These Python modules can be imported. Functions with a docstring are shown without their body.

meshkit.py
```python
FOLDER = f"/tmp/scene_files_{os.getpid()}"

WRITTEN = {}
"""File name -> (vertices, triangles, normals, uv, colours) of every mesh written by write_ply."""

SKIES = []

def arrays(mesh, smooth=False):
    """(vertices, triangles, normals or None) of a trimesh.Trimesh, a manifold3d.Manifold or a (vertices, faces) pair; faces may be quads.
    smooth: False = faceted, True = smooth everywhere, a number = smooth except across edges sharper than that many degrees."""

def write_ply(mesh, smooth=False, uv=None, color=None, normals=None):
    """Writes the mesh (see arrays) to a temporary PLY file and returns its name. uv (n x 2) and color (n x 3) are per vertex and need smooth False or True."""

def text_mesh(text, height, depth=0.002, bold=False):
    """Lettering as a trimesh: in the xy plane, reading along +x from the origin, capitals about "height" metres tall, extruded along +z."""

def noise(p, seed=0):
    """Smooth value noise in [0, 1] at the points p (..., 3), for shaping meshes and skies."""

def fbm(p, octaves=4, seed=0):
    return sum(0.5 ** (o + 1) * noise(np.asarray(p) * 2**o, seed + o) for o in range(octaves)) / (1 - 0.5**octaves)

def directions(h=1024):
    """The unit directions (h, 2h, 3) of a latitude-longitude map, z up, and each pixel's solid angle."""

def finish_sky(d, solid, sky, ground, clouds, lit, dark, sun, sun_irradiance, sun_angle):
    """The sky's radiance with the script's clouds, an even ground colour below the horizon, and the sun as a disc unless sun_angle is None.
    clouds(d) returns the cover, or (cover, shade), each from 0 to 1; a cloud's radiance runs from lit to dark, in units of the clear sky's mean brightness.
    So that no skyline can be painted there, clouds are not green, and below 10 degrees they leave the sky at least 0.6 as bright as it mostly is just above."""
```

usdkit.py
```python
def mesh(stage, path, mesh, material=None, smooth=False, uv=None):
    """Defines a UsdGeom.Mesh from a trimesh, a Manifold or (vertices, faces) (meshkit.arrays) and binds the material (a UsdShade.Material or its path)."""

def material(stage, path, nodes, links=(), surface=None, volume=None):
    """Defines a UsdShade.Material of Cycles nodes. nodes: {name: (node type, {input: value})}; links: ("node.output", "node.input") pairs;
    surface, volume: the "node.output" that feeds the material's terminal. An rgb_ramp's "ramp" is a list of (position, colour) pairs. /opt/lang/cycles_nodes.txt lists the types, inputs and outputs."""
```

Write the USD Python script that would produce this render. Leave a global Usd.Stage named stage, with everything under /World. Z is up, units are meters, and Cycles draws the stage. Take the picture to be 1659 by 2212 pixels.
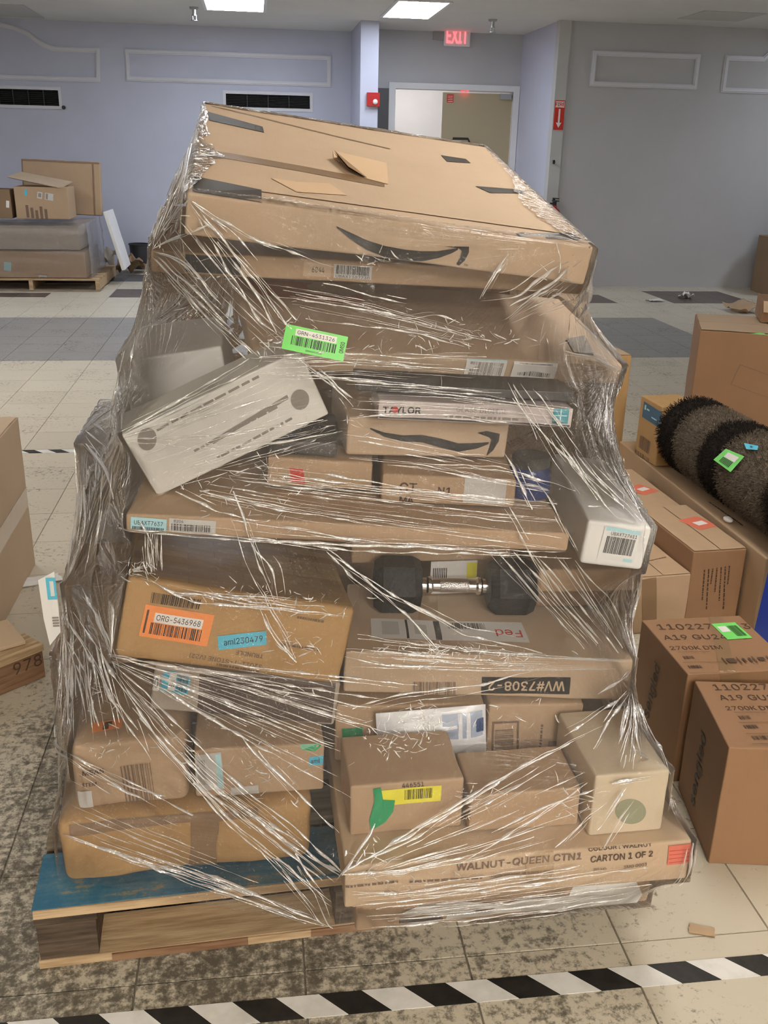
import math, random
import numpy as np, trimesh, shapely.geometry as sg
from scipy.spatial.transform import Rotation as Rot
from scipy.spatial import cKDTree
from pxr import Usd, UsdGeom, UsdLux, UsdShade, Gf, Sdf, Vt
import usdkit, meshkit

stage = Usd.Stage.CreateInMemory()
UsdGeom.SetStageUpAxis(stage, UsdGeom.Tokens.z)
UsdGeom.SetStageMetersPerUnit(stage, 1.0)
UsdGeom.Xform.Define(stage, '/World')
UsdGeom.Scope.Define(stage, '/World/Looks')
rng = np.random.default_rng(7)

# ---------------------------------------------------------------- camera
F, CX, CY = 2050., 829.5, 1106.
TH, PS, RO, H = math.radians(20.8), math.radians(7.8), math.radians(1.3), 1.42
EYE = np.array([0, 0, H])
fw = np.array([math.sin(PS) * math.cos(TH), math.cos(PS) * math.cos(TH), -math.sin(TH)])
r0 = np.array([math.cos(PS), -math.sin(PS), 0]); u0 = np.cross(r0, fw)
rt = r0 * math.cos(RO) + u0 * math.sin(RO); up = np.cross(rt, fw)
cam = UsdGeom.Camera.Define(stage, '/World/camera')
M = np.eye(4); M[0, :3], M[1, :3], M[2, :3], M[3, :3] = rt, up, -fw, EYE
cam.AddTransformOp().Set(Gf.Matrix4d(*M.ravel().tolist()))
cam.CreateHorizontalApertureAttr(36.0); cam.CreateVerticalApertureAttr(36.0 * 2212 / 1659)
cam.CreateFocalLengthAttr(36.0 * F / 1659); cam.CreateClippingRangeAttr(Gf.Vec2f(.05, 100))
cam.CreateExposureAttr(0.0)
LAMP_WARM, LAMP_COOL, LAMP_BACK = (1.0, .93, .83), (.82, .89, 1.0), (1.0, .94, .88)
LAMP_POWER_NEAR, LAMP_POWER_FAR, LAMP_POWER_BACK, LAMP_POWER_KEY = 42., 15.5, 15., 43.

def ray(x, y): return fw + rt * (x - CX) / F - up * (y - CY) / F
def atz(x, y, z): d = ray(x, y); return EYE + d * (z - H) / d[2]
def aty(x, y, Y): d = ray(x, y); return EYE + d * Y / d[1]
def proj(p):
    p = np.atleast_2d(p) - EYE; z = p @ fw
    return np.stack([CX + F * (p @ rt) / z, CY - F * (p @ up) / z], -1)

# ---------------------------------------------------------------- helpers
USED = {}
def numbered(path):
    n = USED.get(path, 0); USED[path] = n + 1
    return path if n == 0 else f'{path}_{n:03d}'
def tag(p, label=None, cat=None, group=None, kind=None):
    p = p.GetPrim() if hasattr(p, 'GetPrim') else p
    for k, v in (('label', label), ('category', cat), ('group', group), ('kind', kind)):
        if v: p.SetCustomDataByKey(k, v)
    return p
def thing(name, label=None, cat=None, pos=(0, 0, 0), R=np.eye(3), group=None, kind=None):
    path = numbered('/World/' + name)
    x = UsdGeom.Xform.Define(stage, path)
    m = np.eye(4); m[:3, :3] = np.asarray(R).T; m[3, :3] = pos
    x.AddTransformOp().Set(Gf.Matrix4d(*m.ravel().tolist()))
    tag(x, label, cat, group, kind)
    return path
def part(parent, name, mesh, m, smooth=False, label=None, kind=None):
    path = numbered(parent + '/' + name)
    p = usdkit.mesh(stage, path, mesh, MAT[m], smooth=smooth)
    tag(p, label, None, None, kind)
    return path
def single(name, mesh, m, label=None, cat=None, group=None, kind=None, smooth=False):
    path = numbered('/World/' + name)
    tag(usdkit.mesh(stage, path, mesh, MAT[m], smooth=smooth), label, cat, group, kind)
    return path
def cat(ms):
    ms = [m if isinstance(m, trimesh.Trimesh) else trimesh.Trimesh(m[0], m[1], process=False) for m in ms]
    return trimesh.util.concatenate(ms)
def bx(x0, y0, z0, x1, y1, z1):
    b = trimesh.creation.box([x1 - x0, y1 - y0, z1 - z0]); b.apply_translation([(x0 + x1) / 2, (y0 + y1) / 2, (z0 + z1) / 2]); return b
def quad(a, b, c, d, n=1, mth=1):
    a, b, c, d = map(np.asarray, (a, b, c, d)); V = []; Fc = []
    for j in range(mth + 1):
        for i in range(n + 1):
            s, t = i / n, j / mth
            V.append((a * (1 - s) + b * s) * (1 - t) + (d * (1 - s) + c * s) * t)
    for j in range(mth):
        for i in range(n):
            k = j * (n + 1) + i; Fc += [[k, k + 1, k + n + 2], [k, k + n + 2, k + n + 1]]
    return trimesh.Trimesh(np.array(V), np.array(Fc), process=False)
def cyl(r, h, n=24, pos=(0, 0, 0), axis='z', r2=None):
    a = np.linspace(0, 2 * np.pi, n, endpoint=False); r2 = r if r2 is None else r2
    V = np.vstack([np.c_[r * np.cos(a), r * np.sin(a), 0 * a], np.c_[r2 * np.cos(a), r2 * np.sin(a), 0 * a + h], [[0, 0, 0], [0, 0, h]]])
    Fc = []
    for i in range(n):
        j = (i + 1) % n; Fc += [[i, j, n + j], [i, n + j, n + i], [2 * n, j, i], [2 * n + 1, n + i, n + j]]
    V = {'z': V, 'x': V[:, [2, 0, 1]], 'y': V[:, [1, 2, 0]]}[axis] + np.asarray(pos)
    return trimesh.Trimesh(V, np.array(Fc), process=False)
def tube(P, r, n=6, flat=1.0, cap=True):
    P = np.asarray(P, float); r = np.broadcast_to(r, len(P)); t = np.gradient(P, axis=0); t /= np.linalg.norm(t, axis=1)[:, None] + 1e-9
    ref = np.where(np.abs(t[:, 2:3]) > .9, [[1., 0, 0]], [[0, 0, 1.]]); a = np.cross(t, ref); a /= np.linalg.norm(a, axis=1)[:, None] + 1e-9; b = np.cross(t, a)
    ph = np.linspace(0, 2 * np.pi, n, endpoint=False)
    V = (P[:, None] + r[:, None, None] * (np.cos(ph)[None, :, None] * a[:, None] + flat * np.sin(ph)[None, :, None] * b[:, None])).reshape(-1, 3)
    i = np.arange(len(P) - 1)[:, None] * n; j = np.arange(n)[None]; k = (j + 1) % n
    Q = np.stack([i + j, i + k, i + n + k, i + n + j], -1).reshape(-1, 4)
    Fc = np.vstack([Q[:, [0, 1, 2]], Q[:, [0, 2, 3]]])
    if cap:
        e = (len(P) - 1) * n
        Fc = np.vstack([Fc, [[0, q + 1, q] for q in range(1, n - 1)], [[e, e + q, e + q + 1] for q in range(1, n - 1)]])
    return trimesh.Trimesh(V, Fc, process=False)

# ---------------------------------------------------------------- materials
MAT = {}
def mat(name, nodes, links=(), surface='p.BSDF'):
    MAT[name] = usdkit.material(stage, '/World/Looks/' + name, nodes, links, surface=surface); return name
def plain(name, c, rough=.5, metal=0., spec=.5, **k):
    return mat(name, {'p': ('principled_bsdf', dict(base_color=c, roughness=rough, metallic=metal, specular_ior_level=spec, **k))})
def emit(name, c, s): return mat(name, {'e': ('emission', dict(color=c, strength=s))}, surface='e.emission')
def mottled(name, c1, c2, scale=6., rough=.7, spec=.3, bump=.0, stretch=(1, 1, 1), detail=5., lo=.35, hi=.65, coord='o.object', bs=60.):
    n = {'o': ('texture_coordinate', {}), 'm': ('mapping', dict(scale=stretch)), 'n': ('noise_texture', dict(scale=scale, detail=detail, roughness=.6)),
         'r': ('rgb_ramp', dict(ramp=[(lo, c1), (hi, c2)])), 'p': ('principled_bsdf', dict(roughness=rough, specular_ior_level=spec))}
    l = [(coord, 'm.vector'), ('m.vector', 'n.vector'), ('n.fac', 'r.fac'), ('r.color', 'p.base_color')]
    if bump:
        n['b2'] = ('noise_texture', dict(scale=bs, detail=3.)); n['b'] = ('bump', dict(strength=bump, distance=.002))
        l += [('m.vector', 'b2.vector'), ('b2.fac', 'b.height'), ('b.normal', 'p.normal')]
    return mat(name, n, l)
def card(name, c, var=.12, tone=.0):
    c = np.array(c)
    n = {'o': ('texture_coordinate', {}), 'n': ('noise_texture', dict(scale=5., detail=6., roughness=.65)), 'm': ('mapping', dict(scale=(220, 6, 6))),
         'w': ('noise_texture', dict(scale=1., detail=2.)), 'f': ('noise_texture', dict(scale=380., detail=2.)),
         'a': ('math', dict(math_type='multiply_add', value2=.12, value3=.09)), 'a2': ('math', dict(math_type='multiply_add', value2=.22)), 'a3': ('math', dict(math_type='multiply_add', value2=.6)),
         'r': ('rgb_ramp', dict(ramp=[(.30, c * (1 - var)), (.52, c), (.75, c * (1 + var * .7))])),
         'b': ('bump', dict(strength=.12, distance=.0012)), 'p': ('principled_bsdf', dict(roughness=.62, specular_ior_level=.28))}
    l = [('o.object', 'n.vector'), ('o.object', 'm.vector'), ('m.vector', 'w.vector'), ('o.object', 'f.vector'),
         ('w.fac', 'a.value1'), ('f.fac', 'a2.value1'), ('a.value', 'a2.value3'), ('n.fac', 'a3.value1'), ('a2.value', 'a3.value3'), ('a3.value', 'r.fac'), ('r.color', 'p.base_color'),
         ('w.fac', 'b.height'), ('b.normal', 'p.normal')]
    return mat(name, n, l)
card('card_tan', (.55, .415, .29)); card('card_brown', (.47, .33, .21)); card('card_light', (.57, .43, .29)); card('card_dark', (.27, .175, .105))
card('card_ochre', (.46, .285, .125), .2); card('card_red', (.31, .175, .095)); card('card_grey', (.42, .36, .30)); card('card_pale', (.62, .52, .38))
plain('kraft_edge', (.30, .19, .10), .9); plain('kraft_tape', (.27, .165, .085), .3, coat_weight=.3); plain('clear_tape', (.50, .36, .22), .18, coat_weight=.5)
plain('torn_paper', (.66, .47, .30), .9); plain('ink_black', (.022, .02, .02), .5); plain('ink_brown', (.085, .045, .025), .6); plain('ink_red', (.62, .07, .05), .6)
plain('ink_faded', (.20, .13, .09), .7); plain('ink_pink', (.55, .26, .17), .7); plain('ink_green', (.30, .31, .20), .7)
plain('sticker_white', (.80, .79, .77), .4); plain('sticker_green', (.20, .75, .16), .4); plain('sticker_blue', (.10, .52, .72), .4); plain('sticker_orange', (.90, .30, .08), .4)
plain('sticker_yellow', (.85, .80, .06), .4); plain('sticker_pale_blue', (.45, .74, .80), .4); plain('sticker_red', (.75, .20, .13), .4); plain('tape_green', (.02, .36, .15), .35)
plain('sticker_grey', (.58, .57, .55), .5); plain('print_navy', (.05, .13, .22), .5); plain('print_grey', (.30, .27, .24), .6); plain('print_teal', (.05, .33, .40), .4)
mottled('carton_white', (.80, .79, .77), (.87, .86, .84), 4, .35, .5); mottled('carton_silver', (.76, .75, .70), (.83, .82, .78), 4, .35, .5)
plain('carton_pink_white', (.66, .58, .57), .35); mottled('carton_charcoal', (.055, .05, .05), (.085, .08, .078), 6, .4, .5); mottled('carton_umber', (.085, .06, .05), (.12, .09, .075), 6, .5, .4)
mottled('rubber_black', (.007, .007, .008), (.014, .014, .015), 40, .5, .25, .3, bs=400.); plain('chrome', (.80, .80, .80), .16, 1.); mat('chrome_knurl', {'o': ('texture_coordinate', {}), 'v': ('voronoi_texture', dict(scale=420.)), 'b': ('bump', dict(strength=.8, distance=.001)), 'p': ('principled_bsdf', dict(base_color=(.7, .7, .7), metallic=1., roughness=.3))}, [('o.object', 'v.vector'), ('v.distance', 'b.height'), ('b.normal', 'p.normal')])
plain('jar_blue', (.03, .05, .16), .2); plain('plastic_black', (.02, .02, .022), .4); plain('plastic_grey', (.35, .35, .36), .4)
plain('poly_blue', (.42, .50, .66), .25, coat_weight=.5); plain('poly_white', (.80, .82, .86), .25); plain('poly_navy', (.03, .07, .2), .4)
plain('steel', (.55, .55, .55), .35, 1.); plain('white_enamel', (.78, .78, .78), .4); plain('dark_slot', (.008, .008, .008), .8); plain('grille_slat', (.045, .043, .042), .5)
plain('alarm_red', (.45, .015, .015), .4); plain('sign_red', (.62, .03, .02), .45); plain('sign_white', (.80, .78, .74), .5); plain('door_beige', (.42, .35, .23), .5); plain('door_dark', (.075, .075, .08), .5)
plain('blue_plastic', (.005, .06, .50), .35); plain('bin_dark', (.03, .03, .035), .5)
emit('exit_red', (1., .06, .07), 5.); emit('led_red', (1., .02, .02), 6.)  # second red is the painted reflection at the door head
emit('lamp_warm', LAMP_WARM, LAMP_POWER_NEAR); emit('lamp_cool', LAMP_COOL, LAMP_POWER_FAR); emit('lamp_back', LAMP_BACK, LAMP_POWER_BACK); emit('lamp_key', LAMP_WARM, LAMP_POWER_KEY)
# painted walls: scuffs low down, faint mottling
def wallmat(name, c):
    c = np.array(c)
    mat(name, {'g': ('geometry', {}), 'n': ('noise_texture', dict(scale=.9, detail=5., roughness=.6)), 'r': ('rgb_ramp', dict(ramp=[(.3, c * .94), (.7, c * 1.05)])),
               's': ('noise_texture', dict(scale=5.5, detail=6., roughness=.75)), 'sr': ('rgb_ramp', dict(ramp=[(.70, (0, 0, 0)), (.76, (1, 1, 1))])), 'x': ('separate_xyz', {}),
               'z': ('map_range', dict(from_min=.05, from_max=.9, to_min=1., to_max=0., clamp=True)), 'mm': ('math', dict(math_type='multiply')), 'k': ('math', dict(math_type='multiply', value2=.5)), 'mx': ('mix_color', dict(b=c * .35)),
               'bn': ('noise_texture', dict(scale=40., detail=3.)), 'b': ('bump', dict(strength=.15, distance=.004)), 'p': ('principled_bsdf', dict(roughness=.55, specular_ior_level=.3))},
        [('g.position', 'n.vector'), ('n.fac', 'r.fac'), ('g.position', 's.vector'), ('s.fac', 'sr.fac'), ('g.position', 'x.vector'), ('x.z', 'z.value'), ('z.result', 'mm.value1'), ('sr.color', 'mm.value2'), ('mm.value', 'k.value1'),
         ('k.value', 'mx.fac'), ('r.color', 'mx.a'), ('mx.result', 'p.base_color'), ('g.position', 'bn.vector'), ('bn.fac', 'b.height'), ('b.normal', 'p.normal')])
wallmat('paint_lilac', (.56, .58, .70)); wallmat('paint_grey', (.50, .50, .52)); wallmat('paint_white', (.74, .74, .76)); wallmat('paint_column', (.52, .52, .52))
mottled('ceiling_paint', (.68, .67, .65), (.74, .73, .71), .8, .8, .2, .1, coord='g.position' if 0 else 'o.object')
plain('moulding_paint', (.67, .67, .72), .35); plain('ceiling_patch', (.55, .54, .52), .8)
# vinyl tiles: off-white, per-tile tint, grime by place
def tilemat(name, base, dirt):
    b = np.array(base)
    mat(name, {'g': ('geometry', {}), 'oi': ('object_info', {}), 'tr': ('rgb_ramp', dict(ramp=[(0, b * .95), (.5, b), (1, b * 1.04)])),
               'm1': ('mapping', dict(scale=(1., .55, 1.))), 'n1': ('noise_texture', dict(scale=1.1, detail=6., roughness=.68)), 'n2': ('noise_texture', dict(scale=48., detail=9., roughness=.76)), 'n3': ('noise_texture', dict(scale=2.6, detail=9., roughness=.78)),
               'm4': ('mapping', dict(scale=(26., 3.5, 1.))), 'n4': ('noise_texture', dict(scale=1., detail=4., roughness=.6)),
               'm5': ('mapping', dict(scale=(2.2, 12., 1.))), 'n5': ('noise_texture', dict(scale=1., detail=5., roughness=.7)),
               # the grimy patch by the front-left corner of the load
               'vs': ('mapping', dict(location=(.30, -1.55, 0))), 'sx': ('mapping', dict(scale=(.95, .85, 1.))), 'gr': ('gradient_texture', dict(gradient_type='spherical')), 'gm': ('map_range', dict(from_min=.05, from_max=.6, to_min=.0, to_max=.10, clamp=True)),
               'a1': ('math', dict(math_type='multiply_add', value2=.62)), 'a2': ('math', dict(math_type='multiply_add', value2=.38)), 'a3': ('math', dict(math_type='add')),
               'd1': ('rgb_ramp', dict(ramp=[(.53, (0, 0, 0)), (.555, (.22, .22, .22)), (.585, (.6, .6, .6)), (.64, (.9, .9, .9))])),
               'd4': ('rgb_ramp', dict(ramp=[(.63, (0, 0, 0)), (.72, (.8, .8, .8))])), 'd5': ('rgb_ramp', dict(ramp=[(.68, (0, 0, 0)), (.73, (.9, .9, .9))])),
               'w4': ('math', dict(math_type='multiply')), 'w4b': ('math', dict(math_type='multiply', value2=6., use_clamp=True)), 'x1': ('math', dict(math_type='maximum')), 'x2': ('math', dict(math_type='maximum')),
               'mx': ('mix_color', dict(b=dirt)), 'ro': ('map_range', dict(from_min=0., from_max=1., to_min=.34, to_max=.62)), 'p': ('principled_bsdf', dict(specular_ior_level=.35)),
               'bb': ('bump', dict(strength=.2, distance=.002))},
        [('oi.random', 'tr.fac'), ('g.position', 'm1.vector'), ('m1.vector', 'n1.vector'), ('g.position', 'n2.vector'), ('g.position', 'n3.vector'), ('g.position', 'm4.vector'), ('m4.vector', 'n4.vector'), ('g.position', 'm5.vector'), ('m5.vector', 'n5.vector'),
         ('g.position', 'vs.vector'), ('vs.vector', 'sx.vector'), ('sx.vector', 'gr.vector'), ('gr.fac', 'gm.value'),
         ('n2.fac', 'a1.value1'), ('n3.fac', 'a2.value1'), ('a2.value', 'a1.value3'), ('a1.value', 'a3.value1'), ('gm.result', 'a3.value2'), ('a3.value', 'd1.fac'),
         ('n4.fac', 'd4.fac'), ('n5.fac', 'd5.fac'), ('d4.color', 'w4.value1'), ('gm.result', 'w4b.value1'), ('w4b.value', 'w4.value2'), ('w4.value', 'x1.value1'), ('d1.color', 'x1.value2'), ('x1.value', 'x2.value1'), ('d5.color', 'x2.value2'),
         ('x2.value', 'mx.fac'), ('tr.color', 'mx.a'), ('mx.result', 'p.base_color'), ('x2.value', 'ro.value'), ('ro.result', 'p.roughness'), ('n2.fac', 'bb.height'), ('bb.normal', 'p.normal')])
tilemat('tile_ivory', (.60, .545, .44), (.075, .062, .045)); tilemat('strip_grey', (.30, .288, .272), (.05, .045, .045)); tilemat('tile_umber', (.13, .095, .085), (.04, .03, .03)); tilemat('tile_slate', (.16, .16, .16), (.04, .04, .04))
plain('grout', (.20, .175, .14), .9)
mottled('tape_black', (.014, .014, .013), (.03, .028, .026), 30, .45, .4); mottled('tape_white', (.62, .61, .58), (.76, .75, .73), 14, .4, .4, lo=.3, hi=.55)
# pallet wood
def wood(name, c1, c2, rough=.75):
    mottled(name, c1, c2, 3., rough, .25, .5, stretch=(2.2, 26, 26), detail=6., bs=4.)
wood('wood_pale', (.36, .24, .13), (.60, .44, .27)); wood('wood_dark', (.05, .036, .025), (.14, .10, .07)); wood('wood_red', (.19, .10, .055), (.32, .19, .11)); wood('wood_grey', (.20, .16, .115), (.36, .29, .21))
mat('paint_blue_worn', {'o': ('texture_coordinate', {}), 'n': ('noise_texture', dict(scale=9., detail=7., roughness=.72)), 'm': ('mapping', dict(scale=(2., 24, 24))), 'w': ('noise_texture', dict(scale=3., detail=5.)),
    'r': ('rgb_ramp', dict(ramp=[(.3, (.022, .105, .19)), (.50, (.035, .15, .255)), (.60, (.08, .20, .29)), (.645, (.28, .25, .18)), (.8, (.42, .33, .22))])), 'a': ('math', dict(math_type='multiply_add', value2=.3)), 'a0': ('math', dict(math_type='multiply', value2=.78)), 'p': ('principled_bsdf', dict(roughness=.6, specular_ior_level=.3))},
    [('o.object', 'n.vector'), ('o.object', 'm.vector'), ('m.vector', 'w.vector'), ('n.fac', 'a0.value1'), ('a0.value', 'a.value3'), ('w.fac', 'a.value1'), ('a.value', 'r.fac'), ('r.color', 'p.base_color')])
mat('butcher_block', {'o': ('texture_coordinate', {}), 'm': ('mapping', dict(scale=(1, 1, 1))), 'k': ('brick_texture', dict(color1=(.50, .33, .15), color2=(.37, .225, .09), mortar=(.30, .18, .07), scale=1., mortar_size=.0006, brick_width=.10, row_height=.032)),
    'm2': ('mapping', dict(scale=(9, 150, 150))), 'w': ('noise_texture', dict(scale=1., detail=4.)), 'mx': ('mix', dict(mix_type='multiply', fac=.4)), 'p': ('principled_bsdf', dict(roughness=.35, coat_weight=.3))},
    [('o.object', 'm.vector'), ('m.vector', 'k.vector'), ('o.object', 'm2.vector'), ('m2.vector', 'w.vector'), ('k.color', 'mx.color1'), ('w.color', 'mx.color2'), ('mx.color', 'p.base_color')])
# shag rug
mottled('shag_dark', (.012, .010, .009), (.04, .033, .028), 130, .95, .1, 1., bs=260.); mottled('shag_taupe', (.10, .078, .058), (.22, .18, .14), 130, .95, .1, 1., bs=260.)
# stretch film: clear, with gathered wrinkles that mirror the lamps; st = (angle about the nearest gather, distance from it)
def film(name, gain=1.15, base=.008, haze=.016, bump=1., rough=.04, coord='fold'):
    n = {'at': ('attribute', dict(attribute='fold')) if coord == 'fold' else ('texture_coordinate', {}), 'o': ('texture_coordinate', {}),
         'm1': ('mapping', dict(scale=(26., 2.5, 9.))), 'n1': ('noise_texture', dict(scale=1., detail=2.5, roughness=.55, distortion=.25)),
         'm2': ('mapping', dict(scale=(85., 5., 7.))), 'n2': ('noise_texture', dict(scale=1., detail=2., roughness=.5, distortion=.3)),
         'n3': ('noise_texture', dict(scale=26., detail=4., roughness=.62, distortion=1.6)),
         'p1': ('math', dict(math_type='power', value2=2.6)), 'k1': ('math', dict(math_type='multiply', value2=2.6)), 'k2': ('math', dict(math_type='multiply_add', value2=.40)), 'k3': ('math', dict(math_type='multiply_add', value2=1.0)),
         'b': ('bump', dict(strength=bump, distance=.012)), 'f': ('fresnel', dict(IOR=1.5)), 'g': ('math', dict(math_type='multiply_add', value2=gain, value3=base, use_clamp=True)),
         't': ('transparent_bsdf', dict(color=(.975, .975, .98))), 's': ('glossy_bsdf', dict(color=(1, 1, 1), roughness=rough)), 'x': ('mix_closure', {}), 'd': ('diffuse_bsdf', dict(color=(.85, .85, .88))), 'y': ('mix_closure', dict(fac=haze))}
    src = 'at.vector' if coord == 'fold' else 'at.object'
    l = [(src, 'm1.vector'), ('m1.vector', 'n1.vector'), (src, 'm2.vector'), ('m2.vector', 'n2.vector'), ('o.object', 'n3.vector'),
         ('n1.fac', 'p1.value1'), ('p1.value', 'k1.value1'), ('n2.fac', 'k2.value1'), ('k1.value', 'k2.value3'), ('n3.fac', 'k3.value1'), ('k2.value', 'k3.value3'), ('k3.value', 'b.height'), ('b.normal', 'f.normal') if 0 else ('b.normal', 's.normal'), ('f.fac', 'g.value1'),
         ('g.value', 'x.fac'), ('t.BSDF', 'x.closure1'), ('s.BSDF', 'x.closure2'), ('x.closure', 'y.closure1'), ('d.BSDF', 'y.closure2')]
    return mat(name, n, l, surface='y.closure')
film('stretch_film'); film('film_far', 1.6, .02, .03, 1., .10, 'o')
mat('film_fold', {'o': ('texture_coordinate', {}), 'n': ('noise_texture', dict(scale=150., detail=2.)), 'b': ('bump', dict(strength=1., distance=.0035)), 't': ('transparent_bsdf', dict(color=(.97, .97, .98))), 's': ('glossy_bsdf', dict(color=(1, 1, 1), roughness=.16)), 'd': ('diffuse_bsdf', dict(color=(.92, .92, .94))), 'x': ('mix_closure', dict(fac=.52)), 'y': ('mix_closure', dict(fac=.20))},
    [('o.object', 'n.vector'), ('n.fac', 'b.height'), ('b.normal', 's.normal'), ('t.BSDF', 'x.closure1'), ('s.BSDF', 'x.closure2'), ('x.closure', 'y.closure1'), ('d.BSDF', 'y.closure2')], surface='y.closure')

# ---------------------------------------------------------------- the room
HC, YL, YR, YD = 2.75, 12.6, 10.85, 12.25           # ceiling, left wall, right wall, exit wall
X0, X1, Y0 = -6.2, 8.2, -6.0
S = 'structure'
def slab_with_holes(x0, x1, z0, z1, holes, y, t=.12):
    p = sg.box(x0, z0, x1, z1)
    for h in holes: p = p.difference(sg.box(*h))
    m = trimesh.creation.extrude_polygon(p, t, engine='earcut')
    V = np.array(m.vertices); m.vertices = np.c_[V[:, 0], y + V[:, 2], V[:, 1]]; m.faces = m.faces[:, ::-1]; return m
w = thing('wall_back_left', 'lilac-grey painted back wall with moulded frames and grilles', 'wall', kind=S)
part(w, 'wall_panel', slab_with_holes(X0, 1.20, 0, HC, [(-2.95, 1.84, -2.26, 2.01), (-.31, 1.885, .70, 2.03)], YL, .14), 'paint_lilac')
w = thing('wall_pillar', 'narrow pale blue wing wall left of the exit recess', 'wall', kind=S)
part(w, 'wall_panel', bx(1.20, 11.5, 0, 1.40, 12.9, HC), 'paint_lilac')
w = thing('wall_exit', 'grey recessed wall around the exit doorway', 'wall', kind=S)
part(w, 'wall_panel', slab_with_holes(1.40, 3.30, 0, HC, [(1.68, -.01, 3.16, 2.13)], YD, .14), 'paint_grey')
w = thing('wall_recess_side', 'slanting bluish side wall right of the exit doorway', 'wall', kind=S)
part(w, 'wall_panel', trimesh.creation.extrude_polygon(sg.Polygon([(3.22, YD), (3.25, 10.86), (3.42, 10.86), (3.42, YD + .1)]), HC, engine='earcut'), 'paint_lilac')
w = thing('wall_column', 'plain grey column face carrying the extinguisher sign', 'wall', kind=S)
part(w, 'wall_panel', bx(3.235, YR - .03, 0, 3.36, YR + .10, HC), 'paint_column')
w = thing('wall_back_right', 'grey scuffed back wall on the right with moulded frames', 'wall', kind=S)
part(w, 'wall_panel', bx(3.36, YR, 0, X1, YR + .12, HC), 'paint_grey')
single('wall_left', bx(X0 - .12, Y0, 0, X0, YL + .14, HC), 'paint_grey', 'grey side wall of the warehouse on the left', 'wall', kind=S)
single('wall_right', bx(X1, Y0, 0, X1 + .12, YR + .12, HC), 'paint_grey', 'grey side wall of the warehouse on the right', 'wall', kind=S)
single('wall_front', bx(X0, Y0 - .12, 0, X1, Y0, HC), 'paint_grey', 'grey wall behind the photographer', 'wall', kind=S)
c = thing('ceiling', 'flat off-white painted ceiling', 'ceiling', kind=S)
part(c, 'ceiling_panel', bx(X0, Y0, HC, X1, 13.0, HC + .1), 'ceiling_paint')
part(c, 'access_hatch', bx(4.33, 9.75, HC - .006, 4.97, 10.36, HC), 'ceiling_patch', label='darker square ceiling hatch')
part(c, 'access_hatch', bx(-2.95, 11.35, HC - .006, -2.30, 12.4, HC), 'ceiling_patch', label='darker ceiling hatch at the left')
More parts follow.
